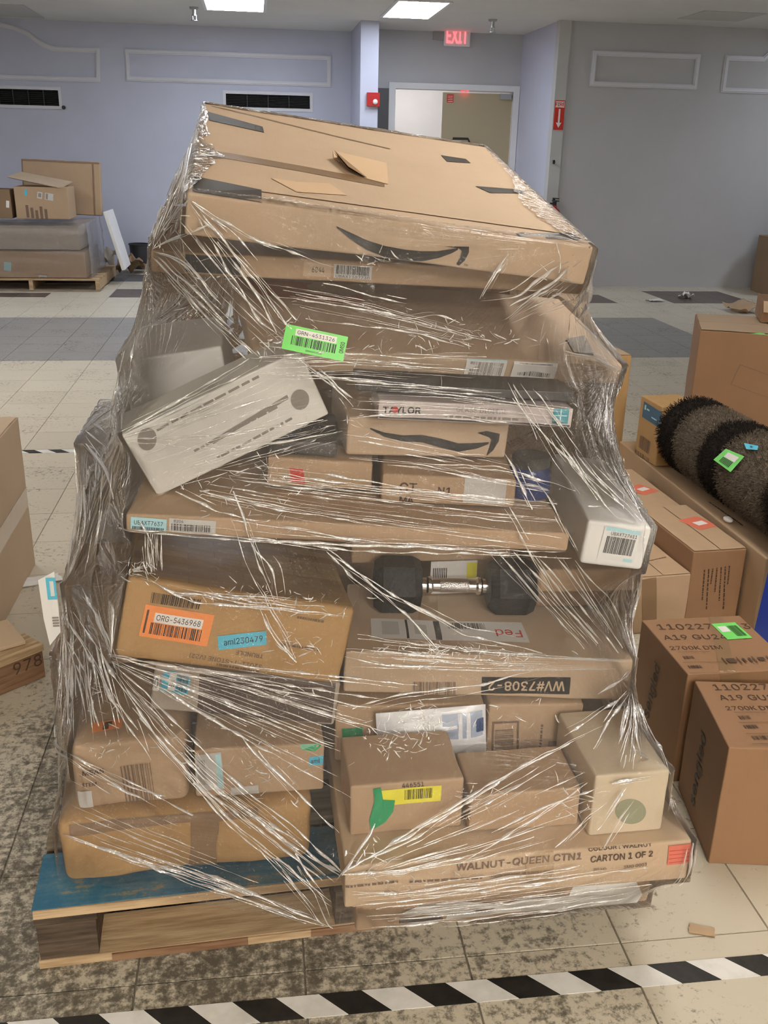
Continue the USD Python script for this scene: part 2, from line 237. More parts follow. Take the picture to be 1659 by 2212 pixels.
# moulding frames
def ring(pts, w=.05, h=.03, y=YL):
    p = sg.Polygon(pts); q = p.buffer(w * .5, join_style=2).difference(p.buffer(-w * .5, join_style=2)); q2 = p.buffer(w * .25, join_style=2).difference(p.buffer(-w * .22, join_style=2))
    out = []
    for g, d in ((q, h * .55), (q2, h)):
        m = trimesh.creation.extrude_polygon(g, d, engine='earcut'); V = np.array(m.vertices); m.vertices = np.c_[V[:, 0], y - V[:, 2], V[:, 1]]; out.append(m)
    return cat(out)
arc = [(-2.27 + .0, 2.45)] + [(-2.27 - .75 * math.sin(t) * 1.0, 2.45 + .26 * (1 - math.cos(t * 1.0)) * 1.0 + .11 * math.sin(2 * t) * 0) for t in np.linspace(.15, 1.45, 14)]
for i, (pts, y, lb) in enumerate((
        ([(-1.44, 2.16), (.935, 2.16), (.935, 2.455), (-1.44, 2.455)], YL, 'long raised moulding frame high on the lilac wall'),
        ([(-3.9, 2.135), (-1.79, 2.135), (-1.77, 2.45), (-2.27, 2.45), (-2.40, 2.50), (-2.54, 2.60), (-2.70, 2.66), (-2.88, 2.69), (-3.2, 2.69), (-3.9, 2.69)], YL, 'scroll-shouldered moulding frame at the left edge'),
        ([(3.645, 2.15), (4.81, 2.15), (4.81, 2.45), (3.65, 2.45)], YR, 'short raised moulding frame on the right grey wall'),
        ([(5.14, 2.13), (7.2, 2.13), (7.2, 2.68), (6.1, 2.68), (5.75, 2.62), (5.56, 2.45), (5.14, 2.45)], YR, 'moulding frame cut by the right edge of view'))):
    single(f'trim_{i + 1}', ring(pts, y=y), 'moulding_paint', lb, 'moulding', kind=S)
# door opening, frame and leaves
d = thing('door_1', 'beige metal exit door leaf with a dark pull handle', 'door', (0, YD, 0), kind=S)
part(d, 'door_leaf', bx(2.29, .03, .01, 3.14, .075, 2.10), 'door_beige')
hp = [(2.40, .02, 1.0), (2.40, -.045, 1.0), (2.40, -.05, 1.55), (2.415, -.05, 1.585), (2.60, -.05, 1.585), (2.62, -.05, 1.55), (2.62, -.045, 1.0), (2.62, .02, 1.0)]
part(d, 'door_handle', tube(hp, .014, 8), 'plastic_black', smooth=40, label='dark tubular pull handle')
part(d, 'door_notice', bx(2.335, .026, 1.99, 2.415, .031, 2.08), 'sign_red', label='small red notice')
part(d, 'door_notice', cat([bx(2.345, .023, 1.997 + k * .02, 2.405, .027, 2.003 + k * .02) for k in range(4)]), 'sign_white')
part(d, 'door_closer', bx(2.98, -.02, 2.04, 3.12, .03, 2.10), 'plastic_grey')
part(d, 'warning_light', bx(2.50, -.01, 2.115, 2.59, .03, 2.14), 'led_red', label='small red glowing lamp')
single('trim_5', cat([bx(1.62, YD - .03, 0, 1.70, YD + .16, 2.19), bx(3.14, YD - .03, 0, 3.215, YD + .16, 2.19), bx(1.70, YD - .03, 2.125, 3.14, YD + .16, 2.19)]), 'paint_white', 'white painted frame around the exit doorway', 'door frame', kind=S)
d = thing('door_2', 'dark grey door leaf folded back left of the doorway', 'door', (0, YD, 0), kind=S)
part(d, 'door_leaf', bx(1.44, -.07, .01, 1.615, -.012, 2.12), 'door_dark'); part(d, 'door_handle', bx(1.50, -.10, 1.43, 1.60, -.07, 1.47), 'plastic_black')
# the passage beyond
w = thing('wall_passage', 'white passage walls seen through the open doorway', 'wall', kind=S)
part(w, 'wall_panel', bx(.9, 15.0, 0, 4.4, 15.1, HC), 'paint_white'); part(w, 'wall_panel', bx(.9, YD + .65, 0, 1.0, 15.0, HC), 'paint_white'); part(w, 'wall_panel', bx(4.3, YD + .14, 0, 4.4, 15.0, HC), 'paint_white')
part(w, 'wall_panel', bx(.9, 12.9, HC, 4.4, 15.1, HC + .1), 'paint_white')
e = thing('passage_light', 'ceiling light in the passage beyond the exit door', 'ceiling light', (2.2, 13.6, HC))
part(e, 'housing', bx(-.62, -.16, -.05, .62, .58, 0), 'white_enamel'); part(e, 'diffuser', bx(-.58, -.13, -.06, .58, .13, -.051), 'lamp_back'); part(e, 'diffuser', bx(-.58, .2, -.06, .58, .55, -.051), 'lamp_back')
# grilles
for x0, x1, z0, z1, lb in ((-2.95, -2.26, 1.84, 2.01, 'long black air grille low at the left edge of the wall'), (-.31, .70, 1.885, 2.03, 'long black air grille behind the top of the pallet load')):
    g = thing('air_grille', lb, 'air grille', (0, YL, 0))
    part(g, 'grille_frame', cat([bx(x0 - .035, -.014, z0 - .035, x1 + .035, .0, z0), bx(x0 - .035, -.014, z1, x1 + .035, 0, z1 + .035), bx(x0 - .035, -.014, z0, x0, 0, z1), bx(x1, -.014, z0, x1 + .035, 0, z1)]), 'moulding_paint')
    part(g, 'duct', cat([bx(x0, .10, z0, x1, .11, z1), bx(x0, 0, z0 - .01, x1, .11, z0), bx(x0, 0, z1, x1, .11, z1 + .01)]), 'dark_slot')
    n = 8
    for k in range(n):
        zz = z0 + (k + .5) * (z1 - z0) / n; b = bx(x0, -.0035, -.0012, x1, .0125, .0012); b.apply_transform(trimesh.transformations.rotation_matrix(.6, [1, 0, 0])); b.apply_translation([0, .012, zz]); part(g, 'slat', b, 'grille_slat')
    for k in range(1, 4):
        xx = x0 + k * (x1 - x0) / 4; part(g, 'mullion', bx(xx - .004, -.002, z0, xx + .004, .02, z1), 'grille_slat')
single('coat_peg', cat([cyl(.022, .03, 16, (-2.21, YL - .03, 1.825), 'y'), cyl(.01, .06, 10, (-2.21, YL - .06, 1.825), 'y')]), 'plastic_black', 'small black peg on the wall beside the left grille', 'peg', smooth=40)
# exit sign
e = thing('exit_sign', 'white box sign with glowing red EXIT letters', 'exit sign', (2.41, YD, 2.60))
part(e, 'housing', bx(-.155, -.06, -.005, .155, 0, .215), 'white_enamel'); part(e, 'mounting_plate', bx(-.28, -.03, .06, -.155, 0, .16), 'plastic_grey')
t = meshkit.text_mesh('EXIT', .15, .004, True); t.apply_translation([-t.bounds.mean(0)[0], -t.bounds.mean(0)[1], 0]); sx = .255 / np.ptp(t.bounds[:, 0]); t.vertices[:, 0] *= sx
t.vertices = np.c_[t.vertices[:, 0], -.0605 - t.vertices[:, 2], t.vertices[:, 1] + .105]; part(e, 'lettering', t, 'exit_red')
# fire alarm, sign, extinguisher
e = thing('fire_alarm', 'red fire alarm strobe on the pale blue wing wall', 'fire alarm', (1.345, 11.5, 1.89))
part(e, 'housing', bx(-.07, -.05, 0, .07, 0, .14), 'alarm_red'); part(e, 'strobe', trimesh.creation.icosphere(2, .028).apply_scale([1, .7, 1]).apply_translation([.02, -.055, .045]), 'sign_white', smooth=True)
e = thing('extinguisher_sign', 'red sign with a white arrow pointing down on the column', 'sign', (3.300, YR - .03, 1.68))
part(e, 'plate', bx(-.055, -.006, 0, .055, 0, .295), 'sign_red')
part(e, 'arrow', trimesh.Trimesh(*(lambda m: (np.c_[m.vertices[:, 0], -.0062 - m.vertices[:, 2], m.vertices[:, 1]], m.faces))(trimesh.creation.extrude_polygon(sg.Polygon([(-.010, .21), (.010, .21), (.010, .07), (.032, .075), (0, .02), (-.032, .075), (-.010, .07)]), .001, engine='earcut'))), 'sign_white')
part(e, 'header', bx(-.05, -.0075, .225, .05, -.006, .285), 'sign_white')
t = meshkit.text_mesh('FIRE', .035, .0008, True); t.apply_translation([-t.bounds.mean(0)[0], -t.bounds.mean(0)[1], 0]); t.vertices = np.c_[t.vertices[:, 0], -.0078 - t.vertices[:, 2], t.vertices[:, 1] + .255]; part(e, 'lettering', t, 'sign_red')
e = thing('fire_extinguisher', 'red fire extinguisher hung on the column behind the load', 'fire extinguisher', (3.30, YR - .13, .48))
prof = [(0, 0), (.068, 0), (.075, .02), (.075, .32), (.06, .37), (.03, .395), (.025, .42), (0, .42)]
part(e, 'cylinder', trimesh.creation.revolve(prof, sections=28), 'alarm_red', smooth=40)
part(e, 'valve', cat([cyl(.022, .05, 16, (0, 0, .42)), bx(-.02, -.10, .465, .02, .05, .475), bx(-.015, -.11, .49, .015, .05, .50), bx(-.012, .03, .45, .012, .05, .50)]), 'plastic_black')
part(e, 'hose', tube([(.0, -.03, .44), (-.06, -.03, .44), (-.10, -.02, .38), (-.095, -.02, .25), (-.085, -.03, .12)], .011, 8), 'plastic_black', smooth=True)
part(e, 'wall_bracket', bx(-.03, .07, .1, .03, .10, .36), 'plastic_grey')
single('wall_hook', cat([bx(3.27, YR - .05, 1.33, 3.29, YR - .03, 1.37), bx(3.275, YR - .08, 1.345, 3.285, YR - .05, 1.355)]), 'plastic_black', 'small black hook on the column above the extinguisher', 'hook')
# sprinklers
for (x, y, lb) in ((-.56, 11.0, 'ceiling sprinkler head left of the left light panel'), (2.55, 11.0, 'ceiling sprinkler head right of the slanted light panel'), (5.66, 10.7, 'ceiling sprinkler head at the right edge of view')):
    e = thing('sprinkler', lb, 'sprinkler', (x, y, HC))
    part(e, 'escutcheon', cyl(.04, .02, 20, (0, 0, -.02), r2=.05), 'plastic_grey', smooth=40); part(e, 'body', cat([cyl(.02, .06, 14, (0, 0, -.08)), cyl(.008, .05, 8, (-.018, 0, -.12)), cyl(.008, .05, 8, (.018, 0, -.12))]), 'steel', smooth=40); part(e, 'deflector', cyl(.035, .006, 16, (0, 0, -.126)), 'steel')
# ceiling lamps
def troffer(x0, y0, x1, y1, m, lb, grp=None):
    e = thing('light_panel', lb, 'ceiling light', ((x0 + x1) / 2, (y0 + y1) / 2, HC), group=grp)
    a, b = (x1 - x0) / 2, (y1 - y0) / 2
    part(e, 'frame', cat([bx(-a - .03, -b - .03, -.012, a + .03, -b, 0), bx(-a - .03, b, -.012, a + .03, b + .03, 0), bx(-a - .03, -b, -.012, -a, b, 0), bx(a, -b, -.012, a + .03, b, 0)]), 'white_enamel')
    part(e, 'diffuser', bx(-a, -b, -.008, a, b, -.001), m)
troffer(-.43, 9.9, .14, 11.08, 'lamp_cool', 'glowing ceiling light panel at the top left of centre')
troffer(1.39, 9.9, 1.87, 11.1, 'lamp_cool', 'glowing slanted ceiling light panel above the exit sign')
for x, y, m in ((-3.6, 8.2, 'lamp_cool'), (-2.2, 5.6, 'lamp_back'), (-.15, 7.6, 'lamp_cool'), (-3.6, 4.2, 'lamp_back'), (.70, -2.2, 'lamp_warm'), (1.3, 2.3, 'lamp_back'), (-.8, -4.4, 'lamp_key'), (.3, -4.4, 'lamp_key'), (1.4, -4.4, 'lamp_key'), (2.5, -4.4, 'lamp_key'), (6.6, 9.0, 'lamp_cool')):
    troffer(x - .29, y - .6, x + .29, y + .6, m, 'ceiling light panel outside the picture', 'ceiling light panels outside the picture')

# ---------------------------------------------------------------- floor: tiles laid one by one
fl = thing('floor', 'dirty ivory vinyl tile floor with dark scuffs', 'floor', kind=S)
part(fl, 'grout_bed', bx(X0, Y0, -.05, X1, 15.0, -.004), 'grout')
T, GX, GY = .305, .055, 1.04 - .305
def tile_mesh(x0, y0, x1, y1, g=.0007):
    c_ = .0014; x0 += g; y0 += g; x1 -= g; y1 -= g
    V = [[x0, y0, -.006], [x1, y0, -.006], [x1, y1, -.006], [x0, y1, -.006], [x0 + c_, y0 + c_, 0], [x1 - c_, y0 + c_, 0], [x1 - c_, y1 - c_, 0], [x0 + c_, y1 - c_, 0]]
    Fq = [[4, 5, 6, 7], [0, 1, 5, 4], [1, 2, 6, 5], [2, 3, 7, 6], [3, 0, 4, 7]]
    Fq = np.array(Fq); return trimesh.Trimesh(np.array(V), np.vstack([Fq[:, [0, 1, 2]], Fq[:, [0, 2, 3]]]), process=False)
dark_cells = {}
cells = []
for i in range(int((X0 - GX) // T) + 1, int((X1 - GX) // T)):
    for j in range(int((Y0 - GY) // T) + 1, int((13.0 - GY) // T) + 1):
        x, y = GX + i * T, GY + j * T; cx, cy = x + T / 2, y + T / 2
        m = 'tile_ivory'
        if 6.70 < cy < 8.55 and cx < 3.6: m = 'strip_grey'
        for (a, b, c_, d_, mm) in ((4.45, 9.7, 5.15, 10.4, 'tile_umber'), (3.5, 9.6, 3.85, 10.3, 'tile_umber'), (-1.55, 9.95, -1.1, 10.5, 'tile_umber'), (-2.7, 9.8, -2.1, 10.2, 'tile_umber'), (-1.65, 11.05, -1.2, 11.65, 'tile_slate')):
            if a < cx < c_ and b < cy < d_: m = mm
        p = proj([(cx, cy, 0)])[0]; vis = fw @ (np.array([cx, cy, 0]) - EYE) > .5 and -150 < p[0] < 1810 and 500 < p[1] < 2380
        cells.append((np.hypot(cx, cy), vis, x, y, m))
cells.sort()
hidden = lambda x, y: -.25 < x < .60 and 1.6 < y < 2.3
near = [c_ for c_ in cells if c_[1] and not hidden(c_[2], c_[3])][:296]; ids = {(c_[2], c_[3]) for c_ in near}
for _, _, x, y, m in near: part(fl, 'tile', tile_mesh(x, y, x + T, y + T), m)
rest = {}
for _, _, x, y, m in cells:
    if (x, y) not in ids: rest.setdefault(m, []).append(tile_mesh(x, y, x + T, y + T))
for m, L in rest.items(): part(fl, 'tile_field', cat(L), m, kind='stuff')
# striped hazard tape
def hazard(y0, y1, xs, period, lean, label, x_end):
    h = thing('hazard_tape', label, 'floor tape', (0, 0, 0))
    k = 0; x = xs
    while x < x_end:
        for m in ('tape_black', 'tape_white'):
            a = x; b = x + period / 2
            V = [(a + lean, y0), (b + lean, y0), (b, y1), (a, y1)]; z = .0012
            M_ = trimesh.creation.extrude_polygon(sg.Polygon(V), z, engine='earcut')
            part(h, 'stripe', M_, m); x = b; k += 1
hazard(1.240, 1.288, .078 - 6 * .154, .154, .049, 'black and white striped floor tape across the front corner', 1.15)
hazard(4.632, 4.686, -1.05 - 3 * .128, .128, .05, 'black and white striped floor tape far behind on the left', -.70)

# ---------------------------------------------------------------- boxes
FACE = {'F': (1, -1), 'B': (1, 1), 'L': (0, -1), 'R': (0, 1), 'U': (2, 1), 'D': (2, -1)}
class Box:
    def __init__(s, name, label, p, m, cat='box', r=.006, dent=.002, freq=9., seed=0, n=10, group=None, base=False):
        cx, cy, cz, w, d, h, yw, pt, rl = p
        s.dim = np.array([w, d, h]); s.R = Rot.from_euler('ZXY', np.radians([yw, pt, rl])).as_matrix()
        s.c = np.array([cx, cy, cz + (h / 2 if base else 0)]); s.o = s.c - s.R @ [0, 0, h / 2]; s.r = min(r, h * .45); s.dent, s.f, s.seed = dent, freq, seed
        s.path = thing(name, label, cat, s.o, s.R, group); s.m = m
        part(s.path, 'body', s.shell(n), m, smooth=38)
    def deform(s, q, lift=0., nrm=None):
        q = np.asarray(q, float) - [0, 0, s.dim[2] / 2]; inner = np.clip(q, -(s.dim / 2 - s.r), s.dim / 2 - s.r); v = q - inner
        n = np.linalg.norm(v, axis=1, keepdims=True); q = inner + np.where(n > 1e-9, v / np.maximum(n, 1e-9) * np.minimum(s.r, np.abs(v).max(1, keepdims=True)), 0)
        if s.dent: q = q + s.dent * 2 * np.stack([meshkit.fbm(q * s.f + 17.3 * k + 5.7 * s.seed, 3, s.seed + k) - .5 for k in range(3)], 1)
        if lift: q = q + np.asarray(nrm) * (lift + s.dent * .35)
        return q + [0, 0, s.dim[2] / 2]
    def shell(s, n):
        ax = []
        for L in s.dim:
            h = L / 2; k = max(2, int(n * L / max(s.dim))); ax.append(np.r_[-h, -h + s.r * .4, np.linspace(-h + s.r, h - s.r, k + 1), h - s.r * .4, h])
        V, Fc, o = [], [], 0
        for a in range(3):
            b, c = (a + 1) % 3, (a + 2) % 3; u, v = np.meshgrid(ax[b], ax[c], indexing='ij')
            for sg_ in (-1, 1):
                P = np.zeros(u.shape + (3,)); P[..., a] = sg_ * s.dim[a] / 2; P[..., b] = u; P[..., c] = v
                i, j = np.meshgrid(np.arange(u.shape[0] - 1), np.arange(u.shape[1] - 1), indexing='ij'); k = (i * u.shape[1] + j).ravel() + o; w = u.shape[1]
                Q = np.stack([k, k + w, k + w + 1, k + 1], 1); Q = Q if sg_ > 0 else Q[:, ::-1]
                V.append(P.reshape(-1, 3)); Fc.append(Q); o += P.size // 3
        V = np.vstack(V) + [0, 0, s.dim[2] / 2]; Q = np.vstack(Fc); V, inv = np.unique(np.round(V, 6), axis=0, return_inverse=True); Q = inv.ravel()[Q]
        return trimesh.Trimesh(s.deform(V), np.vstack([Q[:, [0, 1, 2]], Q[:, [0, 2, 3]]]), process=False)
    def px(s, face, x, y):                                   # where the sight line through a picture point meets the plane of a face
        a, sn = FACE[face]; o = s.R.T @ (EYE - s.o); d = s.R.T @ ray(x, y); pl = sn * s.dim[a] / 2 if a < 2 else (s.dim[2] if sn > 0 else 0)
        return o + d * (pl - o[a]) / d[a]
    def nrm(s, face): a, sn = FACE[face]; n = np.zeros(3); n[a] = sn; return n
    def frame(s, face, A, B, C=None, h=None):                 # A, B: the two ends of the bottom edge as read, C: above A
        n = s.nrm(face); a = s.px(face, *A); b = s.px(face, *B); u = b - a; W = np.linalg.norm(u); u /= W; v = np.cross(n, u)
        Hh = h if h else abs((s.px(face, *C) - a) @ v); return a, u, v, n, W, Hh
    def rect(s, fr, x0=0, y0=0, x1=1, y1=1, lift=.0006, k=None):
        a, u, v, n, W, Hh = fr; kx = k or max(1, int(abs(x1 - x0) * W / .009)); ky = k or max(1, int(abs(y1 - y0) * Hh / .009)); kx, ky = min(kx, 48), min(ky, 36)
        f = lambda x, y: a + u * W * x + v * Hh * y
        m = quad(f(x0, y0), f(x1, y0), f(x1, y1), f(x0, y1), kx, ky); m.vertices = s.deform(m.vertices, lift, n); return m
    def bars(s, fr, x0, y0, x1, y1, seed=1, lift=.0011, n=34):
        g = np.random.default_rng(seed); wd = g.choice([1, 1, 2, 3], 2 * n); e = np.r_[0, np.cumsum(wd)] / wd.sum()
        return cat([s.rect(fr, x0 + (x1 - x0) * e[2 * i], y0, x0 + (x1 - x0) * e[2 * i + 1], y1, lift, 1) for i in range(n)])
    def text(s, fr, txt, x, y, hgt, width=None, lift=.0011, bold=False):
        a, u, v, n, W, Hh = fr; t = meshkit.text_mesh(txt, hgt * Hh, .00015, bold); V = np.array(t.vertices); V[:, :2] -= t.bounds[0][:2]
        if width: V[:, 0] *= width * W / np.ptp(V[:, 0])
        P = a + u * (V[:, :1] + x * W) + v * (V[:, 1:2] + y * Hh); P = s.deform(P) + n * (lift + s.dent * .35 + V[:, 2:3]); return trimesh.Trimesh(P, t.faces, process=False)
    def poly(s, face, pts, lift=.0008, local=False):
        a, sn = FACE[face]; n = s.nrm(face); P = np.array(pts if local else [s.px(face, *q) for q in pts]); b, c = [i for i in range(3) if i != a]
        m = trimesh.creation.extrude_polygon(sg.Polygon(P[:, [b, c]]).buffer(0), .0002, engine='earcut'); V = np.zeros((len(m.vertices), 3)); V[:, b], V[:, c], V[:, a] = m.vertices[:, 0], m.vertices[:, 1], P[0, a]
        h_ = np.array(m.vertices)[:, 2]; m = trimesh.Trimesh(s.deform(V) + n * (lift + s.dent * .35 + h_[:, None]), m.faces, process=False); m.fix_normals(); return m
    def sticker(s, fr, m, items=(), name='sticker', label=None, lift=.0006, parent=None):
        p = part(parent or s.path, name, s.rect(fr, lift=lift), m, label=label)
        for it in items:
            if it[0] == 'bars': part(p, 'barcode', s.bars(fr, *it[1:5], seed=it[5] if len(it) > 5 else 3, lift=lift + .0005), it[6] if len(it) > 6 else 'ink_black')
            elif it[0] == 'txt': part(p, 'lettering', s.text(fr, it[1], it[2], it[3], it[4], it[5] if len(it) > 5 else None, lift + .0006), it[6] if len(it) > 6 else 'ink_black')
            elif it[0] == 'box': part(p, 'printed_patch', s.rect(fr, *it[1:5], lift=lift + .0003), it[5])
    def write(s, face, A, B, txt, m='ink_brown', bold=False, lift=.0009, squash=1.0):
        fr = s.frame(face, A, B, h=.05)
        if txt[0] == '~':                                        # print too small to read: word-length strokes
            g = np.random.default_rng(int(A[0] * 7 + A[1])); x, out, hh = 0., [], .0045 * squash / .05
            while x < .97: w_ = g.uniform(.03, .12); out.append(s.rect(fr, x, 0, min(1, x + w_), hh, lift, None)); x += w_ + g.uniform(.015, .03)
            part(s.path, 'printed_line', cat(out), m); return
        t = meshkit.text_mesh(txt, .7, .0001, bold); w_ = np.ptp(t.bounds[:, 0]); hh = .7 * fr[4] / w_ * squash
        part(s.path, 'lettering', s.text(fr, txt, 0, 0, hh / .05, 1.0, lift, bold), m)
    def tape(s, face, A, B, w=.048, m='clear_tape', lift=.0004):
        fr = s.frame(face, A, B, h=w); part(s.path, 'packing_tape', s.rect(fr, lift=lift), m)

PL = thing('pallet', 'worn wooden block pallet with a blue painted front deck board', 'pallet', (.145, 1.93, 0), Rot.from_euler('Z', 3, degrees=True).as_matrix())
def board(parent, name, x0, y0, z0, x1, y1, z1, m, label=None, seed=0):
    b = bx(x0, y0, z0, x1, y1, z1); b = b.subdivide().subdivide(); V = np.array(b.vertices); V += .0016 * (np.stack([meshkit.noise(V * 25 + 9.1 * k + seed) for k in range(3)], 1) - .5); b.vertices = V; part(parent, name, b, m, label=label)
for k, (y, wd) in enumerate(((-.5, .145), (-.325, .10), (-.18, .10), (-.045, .10), (.09, .10), (.23, .10), (.36, .14))):
    board(PL, 'deck_board', -.6, y, .120, .6, y + wd, .139, 'paint_blue_worn' if k == 0 else 'wood_grey', 'blue painted front deck board' if k == 0 else None, k)
board(PL, 'edge_board', -.598, -.5035, .1195, .598, -.5005, .1375, 'wood_pale', 'bare pale front edge of the deck', 9)
for x in (-.6, -.055, .49):
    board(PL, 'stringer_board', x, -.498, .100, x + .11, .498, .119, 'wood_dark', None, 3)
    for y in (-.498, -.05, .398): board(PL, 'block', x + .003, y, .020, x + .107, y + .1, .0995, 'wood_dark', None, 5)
for y, m in ((-.50, 'wood_pale'), (-.05, 'wood_grey'), (.40, 'wood_grey')): board(PL, 'bottom_board', -.6, y, .001, .6, y + .10, .0195, m, None, 4)
board(PL, 'inner_board', -.49, -.405, .03, .49, -.385, .092, 'wood_pale', 'pale inner board seen through the fork opening', 6)
for x0, x1, m in ((-.47, -.22, 'wood_red'), (-.22, -.10, 'wood_pale'), (-.10, .05, 'wood_red')): board(PL, 'splinter_strip', x0, -.504, .0015, x1, -.5005, .0185, m, None, 8)

B = {}
def box(key, *a, **k): B[key] = Box(*a, **k); return B[key]
NM = 'cardboard_box'
# lowest tier
b = box('carton_lo', 'flat_carton', 'lowest flat brown carton at the front of the load, patched with torn white paper', (.40, 1.74, .175, .54, .90, .066, 1.5, 0, 0), 'card_brown', dent=.003, seed=1, n=14)
for pts in ([(960, 2012), (965, 1975), (1060, 1962), (1120, 1940), (1230, 1935), (1245, 1902), (1370, 1898), (1385, 1930), (1375, 1955), (1250, 1975), (1110, 1990)], [(860, 1975), (900, 1955), (1000, 1945), (1110, 1952), (960, 1972)]):
    part(b.path, 'torn_paper', b.poly('F', pts, .0012), 'sticker_white', label='torn white paper')
part(b.path, 'printed_panel', b.poly('F', [(862, 1985), (955, 1978), (960, 2010), (862, 2018)], .001), 'carton_umber', label='dark brown printed panel')
b = box('carton_hi', 'flat_carton', 'long flat carton marked CARTON 1 OF 2 near the bottom front', (.425, 1.72, .256, .615, .90, .086, .5, 0, 0), 'card_light', dent=.003, seed=2, n=16)
b.write('F', (1055, 1897), (1190, 1886), '-FOOTBOARD PANEL,HB SUPPORT-POST', 'ink_faded', True, squash=1.6); b.write('F', (885, 1906), (1040, 1897), '~', 'ink_faded', True)
b.write('F', (985, 1881), (1255, 1856), 'WALNUT-QUEEN CTN1', 'ink_faded', True); b.write('F', (745, 1916), (860, 1906), '~', 'ink_faded', True)
b.write('F', (1275, 1862), (1408, 1850), 'CARTON 1 OF 2', 'ink_brown', True, squash=1.2); b.write('F', (1270, 1838), (1408, 1826), 'COLOUR : WALNUT', 'ink_brown', True); b.write('F', (1282, 1880), (1310, 1878), 'PG NO.', 'ink_brown'); b.write('F', (1345, 1875), (1395, 1870), 'SMG 0003', 'ink_brown')
b.sticker(b.frame('F', (1440, 1868), (1490, 1862), (1440, 1826)), 'sticker_red', [('box', .05, .1 + .2 * k, .95, .14 + .2 * k, 'ink_red') for k in range(4)], label='red printed sticker', lift=.0012)
b.tape('F', (1195, 1905), (1195, 1830), .05)
b = box('logo', NM, 'small plain beige box with a faint round stamp at the lower right', (.62, 1.40, .364, .136, .20, .128, 1, 0, 0), 'card_pale', dent=.0015, seed=3)
part(b.path, 'stamp', b.poly('F', [(1362 + 33 * math.cos(t), 1752 + 27 * math.sin(t)) for t in np.linspace(0, 6.28, 26)[:-1]]), 'ink_green', label='faint round green-grey stamp')
b = box('box18', NM, 'brown box with a tall framed barcode, behind the small beige box', (.525, 1.66, .37, .185, .28, .128, -5, 0, 0), 'card_brown', seed=4)
fr = b.frame('F', (1118, 1676), (1122, 1556), (1060, 1672)); part(b.path, 'barcode_frame', cat([b.rect(fr, 0, 0, 1, .08), b.rect(fr, 0, .92, 1, 1), b.rect(fr, 0, .08, .04, .92), b.rect(fr, .96, .08, 1, .92)]), 'ink_faded'); part(b.path, 'barcode', b.bars(fr, .08, .2, .86, .88, 8), 'ink_faded'); part(b.path, 'printed_mark', b.poly('F', [(1182, 1622), (1202, 1622), (1206, 1600), (1186, 1600)]), 'ink_faded')
b.write('F', (1165, 1650), (1175, 1560), '~', 'ink_faded')
b = box('box19', NM, 'brown box behind the clear parts bag, green tape scrap at its upper left', (.28, 1.70, .366, .29, .30, .124, -3, 0, 0), 'card_brown', seed=5, dent=.003)
part(b.path, 'tape_scrap', b.poly('F', [(648, 1590), (690, 1583), (700, 1605), (680, 1622), (650, 1618)], .002) if 0 else b.rect(b.frame('F', (742, 1604), (786, 1600), (742, 1574))), 'tape_green', label='scrap of green tape')
b = box('box20a', NM, 'brown box at lower centre with its flap edge toward the viewer', (.235, 1.42, .352, .20, .15, .104, 1, 0, 0), 'card_brown', seed=6, dent=.003)
b.sticker(b.frame('F', (815, 1742), (952, 1730), (812, 1708)), 'sticker_yellow', [('bars', .42, .25, .86, .9, 5), ('txt', '446551', .38, 1.04, .3, .34)], label='yellow barcode sticker')
part(b.path, 'tape_scrap', b.poly('F', [(806, 1702), (822, 1700), (826, 1726), (852, 1728), (848, 1752), (830, 1775), (800, 1792), (796, 1770), (808, 1730)], .0016), 'tape_green', label='torn strip of green tape')
b = box('box20b', NM, 'brown box at lower centre beside the yellow sticker', (.445, 1.395, .340, .20, .13, .080, 0, 0, 0), 'card_brown', seed=7, dent=.003)
# crates at left
b = box('box17', NM, 'crushed brown carton resting on the blue pallet board', (-.16, 1.61, .2105, .46, .30, .132, 3, 0, 0), 'card_ochre', r=.02, dent=.010, freq=7, seed=8, n=40)
b.tape('F', (470, 1890), (470, 1770), .05, 'kraft_tape', .001); b.tape('F', (150, 1806), (560, 1760), .03, 'card_dark', .001)
b = box('box16', NM, 'crumpled carton marked MEAS and ITEM at the left of the load', (-.255, 1.64, .351, .20, .30, .14, 2, 0, 0), 'card_brown', r=.015, dent=.007, freq=8, seed=9, n=30)
b.write('F', (182, 1672), (228, 1668), 'MEAS', 'ink_brown', True, .002); b.write('F', (182, 1696), (214, 1693), 'ITEM', 'ink_brown', True, .002)
b.sticker(b.frame('F', (172, 1744), (206, 1741), (174, 1706)), 'sticker_grey', lift=.002, label='blank grey-white sticker'); fr = b.frame('F', (275, 1738), (338, 1730), (272, 1655)); part(b.path, 'barcode', b.bars(fr, 0, 0, 1, 1, 4, .002, 12), 'ink_faded')
b.sticker(b.frame('U', (198, 1584), (262, 1577), (200, 1562)), 'sticker_orange', [('box', .35, .1, .55, .6, 'ink_brown'), ('box', .4, .5, .65, .9, 'ink_brown')], lift=.003, label='torn orange sticker')
b = box('box15', NM, 'large brown box left of centre with a white paper label', (-.02, 1.66, .334, .24, .32, .104, 1, 0, 1), 'card_brown', dent=.003, seed=10)
b.sticker(b.frame('F', (424, 1708), (484, 1702), (426, 1630)), 'sticker_grey', [('bars', .1, .15, .4, .85, 6, 'print_grey'), ('box', .78, .05, .97, .95, 'sticker_pale_blue')], label='white barcode label with blue edge'); b.sticker(b.frame('F', (452, 1722) if 0 else (500, 1722), (560, 1716), (500, 1700)), 'sticker_grey', label='pale worn label')
